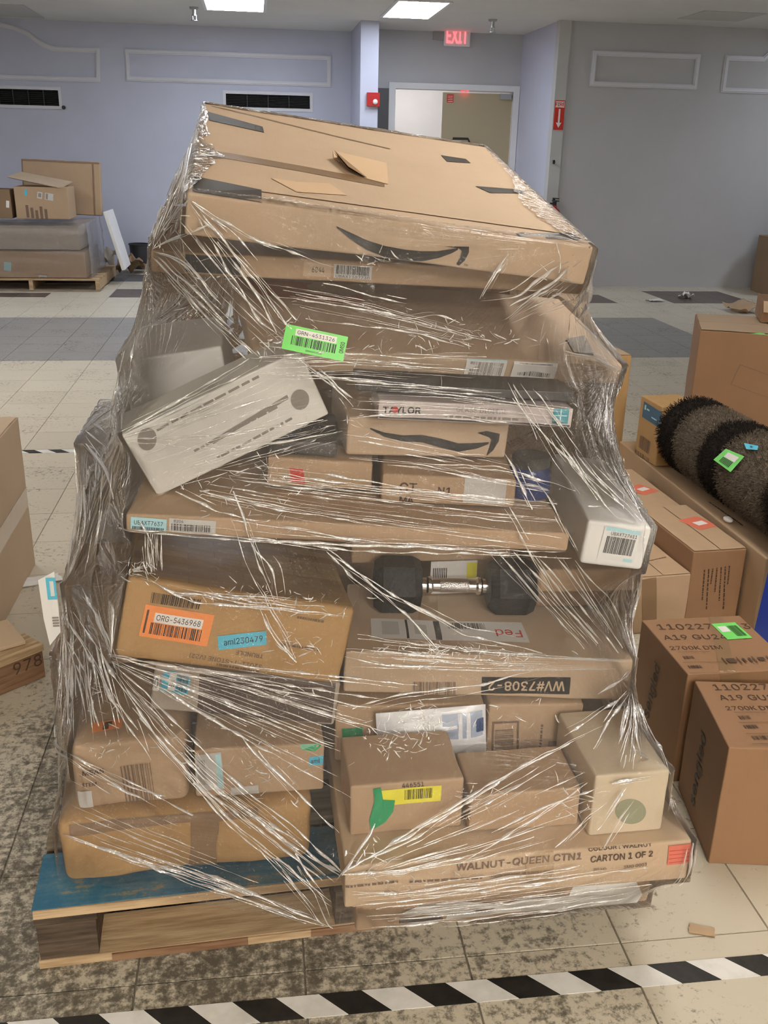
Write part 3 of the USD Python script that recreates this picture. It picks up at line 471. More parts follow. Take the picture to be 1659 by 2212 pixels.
b.sticker(b.frame('F', (668, 1653), (702, 1650), (668, 1634)), 'sticker_blue', [('txt', 'aml', .1, .25, .5, .6)], label='small blue sticker'); part(b.path, 'tape_scrap', b.poly('F', [(648, 1592), (690, 1583), (697, 1605), (680, 1621), (652, 1618)], .0014), 'tape_green', label='scrap of green tape')
b = box('box13', NM, 'flat box with a dark printed panel and blue stickers under the wood-grain box', (-.035, 1.69, .458, .345, .28, .09, -2, -3, 8), 'card_grey', seed=11)
part(b.path, 'printed_panel', b.rect(b.frame('F', (425, 1545), (716, 1560), (425, 1455))), 'carton_umber', label='dark brown printed panel')
b.sticker(b.frame('F', (345, 1492), (405, 1500), (347, 1446)), 'sticker_blue', [('bars', .55, .1, .95, .9, 9), ('box', .25, .1, .5, .9, 'sticker_white'), ('txt', '151', .28, .3, .3, .2)], label='blue barcode sticker'); b.sticker(b.frame('F', (318, 1490), (342, 1492), (318, 1456)), 'sticker_white', [('txt', '30', .1, .2, .6, .8)], lift=.0012, label='white number tag')
b.sticker(b.frame('F', (284, 1488), (316, 1491), (284, 1462)), 'sticker_blue', [('txt', '16', .2, .3, .5, .6)], label='blue handwritten sticker')
# second tier
b = box('box11', NM, 'tilted box with a wood-grain top and an orange barcode sticker', (-.06, 1.665, .612, .40, .33, .15, 4, -4, 13), 'card_ochre', r=.012, dent=.004, freq=7, seed=12, n=44)
part(b.path, 'wood_grain_top', b.rect((np.array([-.2, -.165, .15]), np.array([1., 0, 0]), np.array([0, 1., 0]), np.array([0, 0, 1.]), .40, .33), .015, .02, .985, .98, .0012), 'butcher_block', label='butcher-block patterned top')
part(b.path, 'wood_grain_side', b.rect(b.frame('L', (285, 1250), (300, 1140), (250, 1400)) if 0 else (np.array([-.2, .165, 0]), np.array([0, -1., 0]), np.array([0, 0, 1.]), np.array([-1., 0, 0]), .33, .15), .02, .04, .98, .97, .0012), 'butcher_block')
b.sticker(b.frame('F', (302, 1372), (448, 1396), (322, 1304)), 'sticker_orange', [('box', .16, .50, .86, .80, 'sticker_white'), ('txt', 'ORG-5436968', .19, .57, .17, .64), ('bars', .13, .12, .88, .48, 12), ('box', .04, .12, .07, .85, 'ink_brown')], label='orange barcode sticker ORG-5436968')
b.sticker(b.frame('F', (473, 1403), (576, 1392), (469, 1374)), 'sticker_blue', [('txt', 'aml230479', .12, .28, .42, .8)], lift=.0012, label='blue sticker aml230479'); fr = b.frame('F', (327, 1300), (432, 1316), (330, 1278)); part(b.path, 'barcode', b.bars(fr, 0, 0, 1, 1, 14), 'ink_black')
for A_, B_, t_ in (((567, 1433), (412, 1408), '32011-T-STONE (V22)'), ((570, 1412), (512, 1403), 'TRUNDLE'), ((690, 1400), (600, 1388), '~'), ((560, 1448), (470, 1432), '~'), ((700, 1340), (640, 1330), '~')): b.write('F', A_, B_, t_, 'ink_faded', True, .0012)
b = box('box12', NM, 'wide box with a black WV#7308-2 panel printed upside down', (.435, 1.69, .488, .55, .30, .09, -6, 0, 1.5), 'card_tan', dent=.003, seed=13, n=16)
fr = b.frame('F', (1232, 1462), (1042, 1462), (1232, 1498)); part(b.path, 'printed_panel', b.rect(fr), 'ink_black', label='black printed panel'); part(b.path, 'lettering', b.text(fr, 'WV#7308-2', .06, .24, .54, .86, .0012, True), 'card_tan')
fr = b.frame('F', (985, 1472), (892, 1472), (985, 1500)); part(b.path, 'barcode', b.bars(fr, 0, 0, 1, 1, 15), 'ink_faded')
fr = b.frame('U', (1128, 1346), (800, 1338), (1130, 1388)); b.sticker(fr, 'sticker_white', [('txt', 'Fed', .03, .40, .35, .17, 'ink_red'), ('box', .55, .02, .59, .98, 'ink_black'), ('box', .76, .02, .775, .98, 'ink_black'), ('box', .64, .25, .72, .75, 'sticker_grey'), ('box', .82, .15, .93, .8, 'sticker_grey'), ('bars', .26, .1, .5, .4, 21)], label='white courier shipping label'); b.tape('U', (905, 1262), (905, 1408), .04)
b = box('r_end', NM, 'flat brown box end under the white barcode carton at right', (.655, 1.80, .62, .20, .26, .05, -4, 0, 0), 'card_brown', seed=14); b.tape('F', (1190, 1284), (1190, 1230), .05)
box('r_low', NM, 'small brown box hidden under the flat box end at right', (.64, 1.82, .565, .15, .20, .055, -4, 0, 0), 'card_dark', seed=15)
box('mid', NM, 'plain brown box in shade behind the dumbbell', (.35, 1.95, .68, .34, .30, .13, 0, 0, 0), 'card_brown', seed=16)
# third tier
b = box('box10', 'flat_carton', 'broad thin brown carton across the middle with two labels at its left end', (.165, 1.77, .815, .75, .58, .035, -3, 0, 3.2), 'card_brown', dent=.002, seed=17, n=18)
b.sticker(b.frame('F', (283, 1142), (360, 1149), (283, 1116)), 'sticker_pale_blue', [('txt', 'UBAXT7637', .1, .4, .35, .8), ('bars', .05, .0, .95, .25, 18)], label='pale blue barcode label'); b.sticker(b.frame('F', (366, 1148), (465, 1154), (366, 1120)), 'sticker_grey', [('txt', '8206', .1, .72, .2, .2), ('bars', .05, .1, .9, .62, 19)], label='white barcode label')
b = box('box10e', NM, 'white carton end with a barcode label jutting out at the right', (.65, 1.69, .772, .115, .40, .085, -8, 0, 6), 'carton_white', r=.008, seed=18)
b.sticker(b.frame('F', (1290, 1204), (1368, 1216), (1296, 1134)), 'sticker_white', [('bars', .12, .2, .9, .72, 20), ('txt', 'UBAXT27611', .2, .76, .1, .7), ('box', .05, .88, .95, 1., 'sticker_pale_blue'), ('box', .7, 0, .95, .1, 'sticker_pale_blue')], label='white barcode label with pale blue edge')
b = box('box7', NM, 'brown box with red tape print under the small smile box', (.115, 1.75, .872, .19, .24, .055, -5, 0, 3), 'card_brown', seed=19); part(b.path, 'printed_mark', b.poly('F', [(625, 1010), (655, 1012), (660, 1045), (630, 1042)]), 'ink_red', label='red printed mark')
b = box('box8', NM, 'brown box lettered CT and MA at the centre', (.345, 1.71, .855, .24, .28, .055, -6, 0, 2), 'card_brown', seed=20)
b.write('F', (862, 1062), (900, 1064), 'CT', 'ink_brown', True); b.write('F', (862, 1085), (893, 1087), 'MA', 'ink_brown', True); b.write('F', (945, 1068), (975, 1070), 'N1', 'ink_brown', True); b.sticker(b.frame('F', (1000, 1085), (1088, 1090), (1000, 1030)), 'sticker_grey', label='blank grey-white label')
b = box('box6', NM, 'small tan box printed with a black smile arrow at the centre', (.30, 1.77, .938, .30, .25, .072, 2, 3, 3), 'card_tan', dent=.002, seed=21)
smile = lambda p, a, t: [(x, y - w_ / 2) for x, y, w_ in p] + [(x, y + w_ / 2) for x, y, w_ in p[::-1]]
part(b.path, 'smile_arrow', b.poly('F', smile([(800, 925, 3), (830, 938, 9), (870, 946, 13), (910, 946, 16), (950, 956, 20), (990, 966, 18), (1030, 962, 12), (1055, 956, 4)], 0, 0), .001), 'ink_black', label='black curved smile line'); part(b.path, 'smile_arrow', b.poly('F', [(1030, 934), (1050, 930), (1078, 936), (1076, 952), (1064, 972), (1050, 984), (1056, 966), (1060, 950), (1056, 944)], .001), 'ink_black')
box('box7b', NM, 'small dark box tucked left of the smile box', (.085, 1.74, .917, .12, .20, .028, -5, 0, 3), 'carton_charcoal', seed=31)
b = box('taylor', 'flat_carton', 'slim white carton lettered TAYLOR GLASS DIGITAL with a teal square', (.377, 1.645, .995, .345, .14, .034, -2, 0, 3), 'carton_pink_white', r=.002, dent=.0006, seed=22)
b.write('F', (826, 892), (908, 894), 'TAYLOR', 'ink_black', True, squash=.9); part(b.path, 'logo_dot', b.poly('F', [(853 + 7 * math.cos(t), 884 + 7 * math.sin(t)) for t in np.linspace(0, 6.28, 15)[:-1]], .0014), 'ink_red'); b.write('F', (985, 889), (1095, 895), 'GLASS DIGITAL', 'print_grey'); b.write('F', (960, 901), (1120, 909), '~', 'print_grey')
b.sticker(b.frame('F', (1192, 914), (1226, 915), (1194, 880)), 'print_teal', [('box', .1, .46, .9, .54, 'sticker_pale_blue'), ('box', .46, .1, .54, .9, 'sticker_pale_blue')], label='teal printed square')
part(b.path, 'printed_panel', b.rect(b.frame('F', (800, 905) if 0 else (812, 902), (1230, 922), (812, 898))), 'carton_charcoal')
box('dark', 'flat_carton', 'charcoal carton between the slim white carton and the green-stickered box', (.365, 1.665, 1.026, .39, .11, .016, -2, 0, 3), 'carton_charcoal', r=.002, dent=.0008, seed=23)
b = box('box5', 'flat_carton', 'silver-white carton leaning on edge at the left, round logo at its corner', (-.063, 1.665, .976, .335, .11, .13, 8, 3, -24), 'carton_silver', r=.004, dent=.002, seed=24, n=14)
part(b.path, 'round_logo', b.poly('F', [(318 + 21 * math.cos(t), 946 + 25 * math.sin(t)) for t in np.linspace(0, 6.28, 24)[:-1]], .0012), 'print_grey', label='grey round logo'); part(b.path, 'round_logo', b.poly('F', [(648 + 20 * math.cos(t), 862 + 22 * math.sin(t)) for t in np.linspace(0, 6.28, 24)[:-1]], .0012), 'print_grey')
for A_, B_, t_ in (((340, 930), (560, 815), '~'), ((420, 975), (600, 880), '~'), ((470, 990), (640, 900), '~')): b.write('F', A_, B_, t_, 'print_grey', False, .0012)
part(b.path, 'printed_stripe', b.poly('F', [(455, 950), (620, 852), (624, 860), (460, 958)], .0012), 'print_grey')
b = box('bl4', NM, 'pale white carton standing behind the leaning silver carton', (-.15, 1.98, .965, .19, .36, .19, 0, 0, -8), 'carton_white', seed=25)
# upper tiers
b = box('box3', NM, 'wide flat tan box under the top pair, carrying white barcode labels', (.345, 1.975, 1.072, .762, .36, .045, 6, 14, 4.5), 'card_tan', r=.009, dent=.004, freq=7, seed=26, n=26)
b.sticker(b.frame('F', (1098, 770), (1012, 764), (1100, 822)), 'sticker_white', [('bars', .08, .25, .92, .85, 22, 'print_grey'), ('box', 0, 0, 1, .16, 'sticker_pale_blue'), ('box', 0, .93, 1, 1, 'sticker_pale_blue')], label='white and pale blue barcode label', lift=.0018); b.sticker(b.frame('F', (1206, 782), (1112, 774), (1200, 830)), 'sticker_white', [('bars', .12, .1, .88, .68, 23), ('txt', '8279', .55, .74, .16, .25)], label='white barcode label', lift=.0018)
part(b.path, 'printed_panel', b.poly('U', [(525, 607), (760, 602), (790, 640), (780, 662), (560, 640)], .0016), 'ink_pink', label='faded red printed panel'); part(b.path, 'black_tape', b.poly('U', [(1222, 735), (1262, 728), (1285, 768), (1240, 764)], .0016), 'print_grey', label='strip of black tape')
b = box('box2', 'flat_carton', 'thin shaded brown carton directly under the topmost box', (.207, 2.070, 1.233, .796, .642, .040, 1.6, 3.5, 2.8), 'card_brown', seed=27, dent=.002)
b.sticker(b.frame('F', (720, 600), (800, 605), (720, 570)), 'sticker_grey', [('bars', .05, .3, .95, .95, 24), ('txt', 'UBAXT387730', .05, .04, .2, .9)], label='white barcode label'); b.sticker(b.frame('F', (655, 596), (714, 600), (655, 566)), 'card_light', [('txt', '6044', .3, .3, .4, .45)], label='tan label 6044'); part(b.path, 'black_tape', b.poly('F', [(400, 548), (520, 556), (520, 594), (400, 586)], .001), 'ink_black', label='strip of black tape')
b = box('box1', NM, 'topmost broad tan box with a black smile arrow on its front edge', (.230, 2.049, 1.361, .692, .850, .0676, .5, 11, 6.8), 'card_tan', r=.006, dent=.003, freq=5, seed=28, n=26)
part(b.path, 'smile_arrow', b.poly('F', smile([(727, 491, 3), (755, 510, 14), (790, 530, 21), (830, 545, 25), (870, 552, 25), (910, 555, 22), (945, 551, 15), (975, 543, 9), (988, 538, 4)], 0, 0), .0012), 'ink_black', label='black curved smile line'); part(b.path, 'smile_arrow', b.poly('F', [(960, 533), (1012, 533), (1012, 545), (1003, 562), (990, 574), (985, 570), (993, 556), (997, 542), (990, 537)], .0012), 'ink_black'); b.write('F', (1000, 574), (1009, 575), 'TM', 'ink_black')
for pts, f_ in (([(415, 382), (565, 414), (566, 440), (418, 416)], 'U'), ([(447, 244), (567, 276), (570, 288), (452, 262)], 'U'), ([(1112, 508), (1235, 506), (1255, 520), (1140, 528)], 'U'), ([(1027, 405), (1130, 412), (1140, 420), (1060, 420)], 'U'), ([(952, 338), (1005, 346), (1015, 355), (965, 352)], 'U')):
    part(b.path, 'black_tape', b.poly(f_, pts, .0016), 'carton_charcoal', label='strip of black printed tape')
b.tape('U', (430, 335), (830, 405), .05, 'kraft_tape', .0012); b.tape('U', (455, 232), (840, 325), .012, 'kraft_tape', .0012)
part(b.path, 'torn_patch', b.poly('U', [(718, 328), (835, 355), (838, 400), (790, 388), (720, 345)], .0016), 'torn_paper', label='torn pale patch'); part(b.path, 'torn_patch', b.poly('U', [(585, 388), (640, 396), (710, 398), (748, 424), (640, 418)], .0016), 'torn_paper')
a_ = [b.px('U', *q) for q in ((718, 346), (732, 342), (797, 388), (750, 376))]; a_ = [p_ + [0, 0, h_] for p_, h_ in zip(a_, (.02, .001, .001, .014))]; part(b.path, 'torn_flap', cat([quad(*a_), quad(*[p_ - [0, 0, .003] for p_ in a_[::-1]])]), 'kraft_edge', label='curled torn flap')
pp = [(548, 441), (620, 452), (700, 466), (720, 468), (800, 484), (900, 505), (1000, 520), (1042, 530), (1000, 524), (900, 512), (800, 492), (720, 475), (620, 456)]; part(b.path, 'crease', b.poly('U', [(x, y + (2.5 if i < 8 else -1.5)) for i, (x, y) in enumerate(pp)], .003), 'kraft_edge', label='dark open crease along the front edge')
part(b.path, 'flap_panel', b.rect((np.array([-.34, -.42, .0676]), np.array([1., 0, 0]), np.array([0, 1., 0]), np.array([0, 0, 1.]), .68, .84), 0, .07, 1, .985, .0006), 'card_tan')
# back and left fillers of the load
b = box('bl1', NM, 'tall grey-brown box at the back left of the load', (-.30, 2.17, .63, .17, .36, .40, 0, 0, 0), 'card_grey', seed=29)
b = box('bl2', NM, 'brown box high on the left flank with a white label', (-.325, 1.86, .522, .13, .22, .18, 0, 0, 0), 'card_brown', seed=30)
b = box('bl3', NM, 'brown carton at the lower back left of the load', (-.33, 2.08, .285, .24, .52, .285, 2, 0, 0), 'card_brown', seed=32)
box('fb1', NM, 'large brown carton at the lower back of the load', (.20, 2.25, .445, .75, .30, .27, 2, 0, 0), 'card_brown', seed=33); box('fb2', NM, 'brown carton at the upper back of the load', (.32, 2.31, .92, .54, .22, .46, 0, 0, 0), 'card_brown', seed=34)
# white label flapping out at the left flank
e = thing('paper_label', 'loose white shipping paper with a blue D hanging out at the left flank', 'label', (-.412, 1.862, .475))
pts = [(-.028, -.10, .145), (.006, -.105, .165), (.006, -.10, .085), (.004, -.10, .03), (-.02, -.10, .0), (-.026, -.10, .06)]
V = np.array(pts + [(x, y + .002, z) for x, y, z in pts]); k = len(pts); part(e, 'paper', trimesh.convex.convex_hull(V), 'sticker_white')
ring_ = sg.box(-.012, .105, .006, .152).difference(sg.box(-.006, .112, .002, .145)); m_ = trimesh.creation.extrude_polygon(ring_, .0004, engine='earcut'); m_.vertices = np.c_[m_.vertices[:, 0], -.1062 - m_.vertices[:, 2], m_.vertices[:, 1]]; part(e, 'printed_letter', m_, 'sticker_blue'); part(e, 'barcode', cat([bx(-.008, -.1066, .045 + .006 * i, .004, -.1052, .048 + .006 * i) for i in range(4)]), 'print_grey')
# dumbbell resting on the wide box
dz = B['box12']; e = thing('dumbbell', 'black rubber hex dumbbell with a chrome handle on the wide box', 'dumbbell', (.385, 1.735, .5385), Rot.from_euler('ZY', [-4, 1.5], degrees=True).as_matrix())
def hexhead(x0, x1, r=.059, ch=.016):
    out = []
    a = np.radians(np.arange(6) * 60 + 30 + 30); V = []
    for x, s_ in ((x0, .80), (x0 + ch * (1 if x1 > x0 else -1), 1.), (x1 - ch * (1 if x1 > x0 else -1), 1.), (x1, .86)): V.append(np.c_[np.full(6, x), r * s_ * np.cos(a), r * s_ * np.sin(a)])
    V = np.vstack(V) + [0, 0, r * math.sin(math.radians(60))]; h_ = trimesh.convex.convex_hull(V)
    import manifold3d as m3
    return h_
part(e, 'weight_head', hexhead(-.165, -.070), 'rubber_black', smooth=20); part(e, 'weight_head', hexhead(.070, .165), 'rubber_black', smooth=20)
pr = [(.0150, -.072), (.0150, -.058), (.0185, -.054), (.0185, -.048), (.0135, -.044), (.0135, .044), (.0185, .048), (.0185, .054), (.015, .058), (.015, .072)]
def lathe_x(pr, n=28):
    a = np.linspace(0, 2 * np.pi, n, endpoint=False); V = np.vstack([np.c_[np.full(n, x), r * np.cos(a), r * np.sin(a)] for r, x in pr]); Fc = []
    for i in range(len(pr) - 1):
        for j in range(n): k2 = (j + 1) % n; Fc += [[i * n + j, i * n + k2, (i + 1) * n + k2], [i * n + j, (i + 1) * n + k2, (i + 1) * n + j]]
    return trimesh.Trimesh(V + [0, 0, .051], np.array(Fc), process=False)
part(e, 'handle', lathe_x(pr), 'chrome', smooth=30); part(e, 'grip', lathe_x([(.0136, -.03), (.0148, -.027), (.0148, .027), (.0136, .03)]), 'chrome_knurl', smooth=30)
e2 = thing('sticker_card', 'white and yellow price card lying behind the dumbbell handle', 'label', (.40, 1.805, .5375)); part(e2, 'card', bx(-.05, 0, 0, .05, .002, .075), 'sticker_white'); part(e2, 'barcode', cat([bx(-.045 + .004 * i, -.0006, .02, -.043 + .004 * i, 0, .06) for i in range(8)]), 'ink_black'); part(e2, 'yellow_tag', bx(.028, -.0008, .035, .05, 0, .07), 'sticker_yellow')
# parts bag: clear pillow with blue print
def pillow(w_, h_, t_, n=26, seed=0):
    u, v = np.meshgrid(np.linspace(-1, 1, n), np.linspace(-1, 1, n), indexing='ij'); th = t_ * (1 - u ** 4) * (1 - v ** 4); nz = meshkit.fbm(np.stack([u * 3, v * 3, 0 * u + seed], -1), 4) - .5
    f_ = np.stack([u * w_ / 2, -th * (1 + 1.2 * nz) - .001, (v + 1) * h_ / 2], -1).reshape(-1, 3); g_ = np.stack([u * w_ / 2, th * .4 + 0 * u, (v + 1) * h_ / 2], -1).reshape(-1, 3)
    i, j = np.meshgrid(np.arange(n - 1), np.arange(n - 1), indexing='ij'); k = (i * n + j).ravel(); Q = np.stack([k, k + n, k + n + 1, k + 1], 1); Fq = np.vstack([Q[:, [0, 1, 2]], Q[:, [0, 2, 3]]])
    return trimesh.Trimesh(np.vstack([f_, g_]), np.vstack([Fq, Fq[:, ::-1] + n * n]), process=False)
e = thing('parts_bag', 'crinkled milky plastic bag with blue and white stripes at centre', 'plastic bag', (.315, 1.525, .318), Rot.from_euler('ZY', [-3, -4], degrees=True).as_matrix())
pm = pillow(.21, .115, .014); part(e, 'bag', pm, 'poly_white', smooth=True)
def patch(x0, x1, z0, z1, lift=.0012, n=10):
    xs, zs = np.meshgrid(np.linspace(x0, x1, n), np.linspace(z0, z1, n), indexing='ij'); tr = cKDTree(np.array(pm.vertices)[:676, [0, 2]]); _, ii = tr.query(np.c_[xs.ravel(), zs.ravel()], k=3); y = np.array(pm.vertices)[ii, 1].mean(1) - lift
    i, j = np.meshgrid(np.arange(n - 1), np.arange(n - 1), indexing='ij'); k = (i * n + j).ravel(); Q = np.stack([k, k + n, k + n + 1, k + 1], 1); return trimesh.Trimesh(np.c_[xs.ravel(), y, zs.ravel()], np.vstack([Q[:, [0, 1, 2]], Q[:, [0, 2, 3]]]), process=False)
part(e, 'blue_print', patch(.02, .098, .05, .105), 'poly_blue', smooth=True); part(e, 'white_stripe', patch(.050, .058, .05, .105, .002), 'poly_white', smooth=True); part(e, 'white_stripe', patch(.066, .074, .05, .105, .002), 'poly_white', smooth=True); part(e, 'navy_tag', patch(.085, .10, .06, .09, .0022), 'poly_navy'); part(e, 'sticker', patch(-.04, .0, .004, .03, .002), 'sticker_white')
# blue jar
e = thing('plastic_jar', 'dark blue round jar standing at the right of the middle tier', 'jar', (.505, 1.66, .809)); part(e, 'body', trimesh.creation.revolve([(0, 0), (.036, 0), (.040, .006), (.041, .05), (.034, .062), (0, .062)], sections=32), 'jar_blue', smooth=35); part(e, 'lid', trimesh.creation.revolve([(0, .062), (.035, .062), (.036, .068), (.036, .080), (.033, .083), (0, .083)], sections=32), 'carton_charcoal', smooth=35)

# ---------------------------------------------------------------- stretch wrap around the load
SW = thing('stretch_wrap', 'clear crinkled stretch wrap pulled tight around the whole pallet load', 'stretch wrap', (0, 0, 0))
AX = np.array([.16, 1.90]); PAD = .005
OB = [(b.c, b.R, b.dim / 2 + PAD) for k, b in B.items()]
for dx in (-.118, .118): OB.append((np.array([.385 + dx, 1.735, .588]), np.eye(3), np.array([.05, .055, .055]) + PAD))
OB.append((np.array([.315, 1.52, .375]), np.eye(3), np.array([.105, .018, .055])))
T1 = B['box1']
nt = 640
tt = np.sort(np.r_[np.radians(np.linspace(-178, -2, nt)), np.radians(np.linspace(2, 178, 150))]) + np.radians(6)
tt = np.sort(np.unique(np.round(tt, 6))); NT = len(tt); dirs = np.c_[np.cos(tt), np.sin(tt)]
dth = np.diff(np.r_[tt, tt[0] + 2 * np.pi])                     # gap to the next
# top edge of the film: the rim of the topmost box
Rm, o1 = T1.R, T1.o + T1.R @ [0, 0, T1.dim[2]]
nrm1 = Rm[:, 2]
def rim(d):                                                       # reach of the top face along a plan direction
    A2 = np.stack([Rm[:2, 0], Rm[:2, 1]], 1); q0 = np.linalg.solve(A2, AX - o1[:2]); q = np.linalg.solve(A2, d)
    t = min(((np.sign(q[i]) * T1.dim[i] / 2 - q0[i]) / q[i]) for i in (0, 1) if abs(q[i]) > 1e-9)
    p2 = AX + d * t; return t, o1[2] - (nrm1[:2] @ (p2 - o1[:2])) / nrm1[2]
RT, ZT = np.array([rim(d) for d in dirs]).T
ZB = .150 + .012 * np.sin(3 * tt + 1) + .02 * np.exp(-((tt + np.radians(140)) / .25) ** 2)
front = np.exp(-((tt + np.radians(62)) / .45) ** 2); ZB = ZB - .012 * front
NZ = 330; ts = np.linspace(0, 1, NZ) ** .95
Z = ZB[:, None] + (ZT - ZB)[:, None] * ts[None]
def contact(Z, dirs):
    P = np.stack([np.broadcast_to(AX[0], Z.shape), np.broadcast_to(AX[1], Z.shape), Z], -1); D = np.stack([np.broadcast_to(dirs[:, 0:1], Z.shape), np.broadcast_to(dirs[:, 1:2], Z.shape), 0 * Z], -1)
    best = np.full(Z.shape, .05)
    for c_, R_, h_ in OB:
        p, d = (P - c_) @ R_, D @ R_; d = np.where(np.abs(d) < 1e-9, 1e-9, d); a, b_ = (-h_ - p) / d, (h_ - p) / d
        t0, t1 = np.minimum(a, b_).max(-1), np.maximum(a, b_).min(-1); best = np.maximum(best, np.where((t1 > t0) & (t1 > 0), t1, 0))
    return best
Cn = contact(Z, dirs); Cn[:, -1] = np.maximum(RT + PAD, .05)
# tension: in plan every ring wants straight chords (1/r obeys the sine rule); upright it wants straight lines
def relax(r, Cn, dn, it, w):
    gl = np.roll(dn, 1)[:, None]; gr = dn[:, None]; s_l, s_r, s_s = np.sin(gl), np.sin(gr), np.sin(gl + gr)
    for _ in range(it):
        u = 1 / r; uh = (np.roll(u, 1, 0) * s_r + np.roll(u, -1, 0) * s_l) / s_s; rh = 1 / np.maximum(uh, .2)
        rv = r.copy(); rv[:, 1:-1] = .5 * (r[:, :-2] + r[:, 2:]); q = w * rh + (1 - w) * rv
        q[:, -1] = Cn[:, -1]; q[:, 0] = rh[:, 0]
        r = np.maximum(Cn, q)
    return r
k1 = np.arange(0, NT, 5); kz = np.r_[np.arange(0, NZ - 1, 4), NZ - 1]
Cc = np.stack([Cn[k1 + d_ if d_ == 0 else np.minimum(k1 + d_, NT - 1)] for d_ in range(-2, 3)]).max(0); Cc = Cc[:, kz]
r = relax(Cc.copy(), Cc, np.diff(np.r_[tt[k1], tt[k1[0]] + 2 * np.pi]), 2500, .62)
from scipy.interpolate import RectBivariateSpline, RegularGridInterpolator
ext = np.vstack([r[-1:], r, r[:1]]); te = np.r_[tt[k1[-1]] - 2 * np.pi, tt[k1], tt[k1[0]] + 2 * np.pi]
r = RegularGridInterpolator((te, kz.astype(float)), ext)(np.stack(np.meshgrid(tt, np.arange(NZ), indexing='ij'), -1))
r = relax(np.maximum(r, Cn), Cn, dth, 160, .62)
for _ in range(3):
    q = (np.roll(r, 1, 0) + np.roll(r, -1, 0) + 2 * r) / 4; q[:, 1:-1] = (q[:, :-2] + 2 * q[:, 1:-1] + q[:, 2:]) / 4; q[:, -1] = r[:, -1]; r = np.maximum(Cn, q)
gap = r - Cn
pos = np.stack([AX[0] + dirs[:, :1] * r, AX[1] + dirs[:, 1:] * r, Z], -1)
# gathers: corners the film is pulled over
def corner(k, s): b = B[k]; return b.c + b.R @ (np.array([1 if 'R' in s else -1, 1 if 'B' in s else -1, 1 if 'U' in s else -1]) * b.dim / 2)
GA = [corner('box2', 'LFU'), corner('box1', 'LFU'), corner('box1', 'RFU'), corner('box5', 'LFU'), corner('box3', 'LFD'), corner('box3', 'RFU'), corner('carton_hi', 'LFU'), corner('carton_hi', 'RFU'), corner('logo', 'RFU'), corner('box10e', 'RFD'),
      corner('box11', 'LFU'), corner('box11', 'LFD'), corner('box12', 'RFD'), corner('box16', 'LFU'), corner('box17', 'LFD'), corner('box10', 'LFD'), corner('box1', 'RBU'), corner('bl1', 'LFU'), corner('bl2', 'LFU'), corner('box11', 'RFU'), corner('box1', 'LBU'), corner('bl2', 'LFD')]
GA = np.array(GA); ga = np.arctan2(GA[:, 1] - AX[1], GA[:, 0] - AX[0]); S0 = .52
ss = tt * S0
dS = (ss[:, None, None] - (ga * S0)[None, None]); dS = (dS + np.pi * S0) % (2 * np.pi * S0) - np.pi * S0
dZ = Z[..., None] - GA[None, None, :, 2]
wgt = np.array([1.5, 1.3, 1.3, 1.4, 1.2, 1.1, 1.5, 1.0, 1.4, 1.1, 1.1, 1.2, 1.3, 1.1, 1.0, 1.2, 1., 1.1, 1., .8, 1., 1.3]); dist = np.hypot(dS, dZ); wd = dist / wgt; own = wd.argmin(-1); pick = lambda a: np.take_along_axis(a, own[..., None], -1)[..., 0]
ang, dd = np.arctan2(pick(dZ), pick(dS)), pick(dist)
fold = np.stack([ang, dd, own * 3.7], -1).astype(np.float32)
# crinkles that are large enough to be shape
free = np.clip(gap / .02, 0, 1)
rid = 1 - np.abs(2 * meshkit.noise(np.stack([ang * 14 + own * 5, dd * 3, own * 1.7], -1), 3) - 1)
rid2 = 1 - np.abs(2 * meshkit.noise(np.stack([ang * 34 + own * 5, dd * 4, own * 1.7], -1), 5) - 1)
ss2 = np.stack([np.broadcast_to(ss[:, None], Z.shape), Z, 0 * Z], -1)
lump = meshkit.fbm(ss2 * [16, 16, 1], 3, 2) - .5
disp = (.0035 * rid ** 3 + .0018 * rid2 ** 2) * (.25 + .75 * free) * np.clip(dd / .06, .2, 1) + .006 * lump * free + .0012
disp[:, -1] *= .3
pos = pos + np.concatenate([dirs[:, None, :] * disp[..., None], 0 * disp[..., None]], -1)
idx = np.arange(NT * NZ).reshape(NT, NZ); nx = np.roll(idx, -1, 0)
Q = np.stack([idx[:, :-1], nx[:, :-1], nx[:, 1:], idx[:, 1:]], -1).reshape(-1, 4)
# lip folded over the rim of the topmost box
lipw = .018 + .055 * np.exp(-((tt - .0) / .55) ** 2) + .03 * np.exp(-((np.abs(tt) - np.pi) / .35) ** 2) + .012 * (meshkit.noise(np.c_[tt * 6, 0 * tt, 0 * tt]) - .5) * 2
NL = 9; lip = []
for k in range(1, NL + 1):
    rr = RT - np.maximum(lipw, .006) * k / NL * (1 + .25 * (meshkit.noise(np.c_[tt * 40, 0 * tt + k * .3, 0 * tt]) - .5)); P2 = AX + dirs * rr[:, None]; zz = o1[2] - ((P2 - o1[:2]) @ nrm1[:2]) / nrm1[2] + .004 + .003 * meshkit.noise(np.c_[tt * 60, 0 * tt + k * .6, 0 * tt])
    lip.append(np.c_[P2, zz])
lip = np.stack(lip, 1); VL = lip.reshape(-1, 3); base = NT * NZ; il = base + np.arange(NT * NL).reshape(NT, NL); nl = np.roll(il, -1, 0)
QL = [np.stack([idx[:, -1], nx[:, -1], nl[:, 0], il[:, 0]], -1)] + [np.stack([il[:, k], nl[:, k], nl[:, k + 1], il[:, k + 1]], -1) for k in range(NL - 1)]
Q = np.vstack([Q] + QL); V = np.vstack([pos.reshape(-1, 3), VL]); FO = np.vstack([fold.reshape(-1, 3), np.c_[np.repeat(tt, NL) * 1.5, np.tile(np.arange(NL) * .01, NT), np.full(NT * NL, 90.)]]).astype(np.float32)
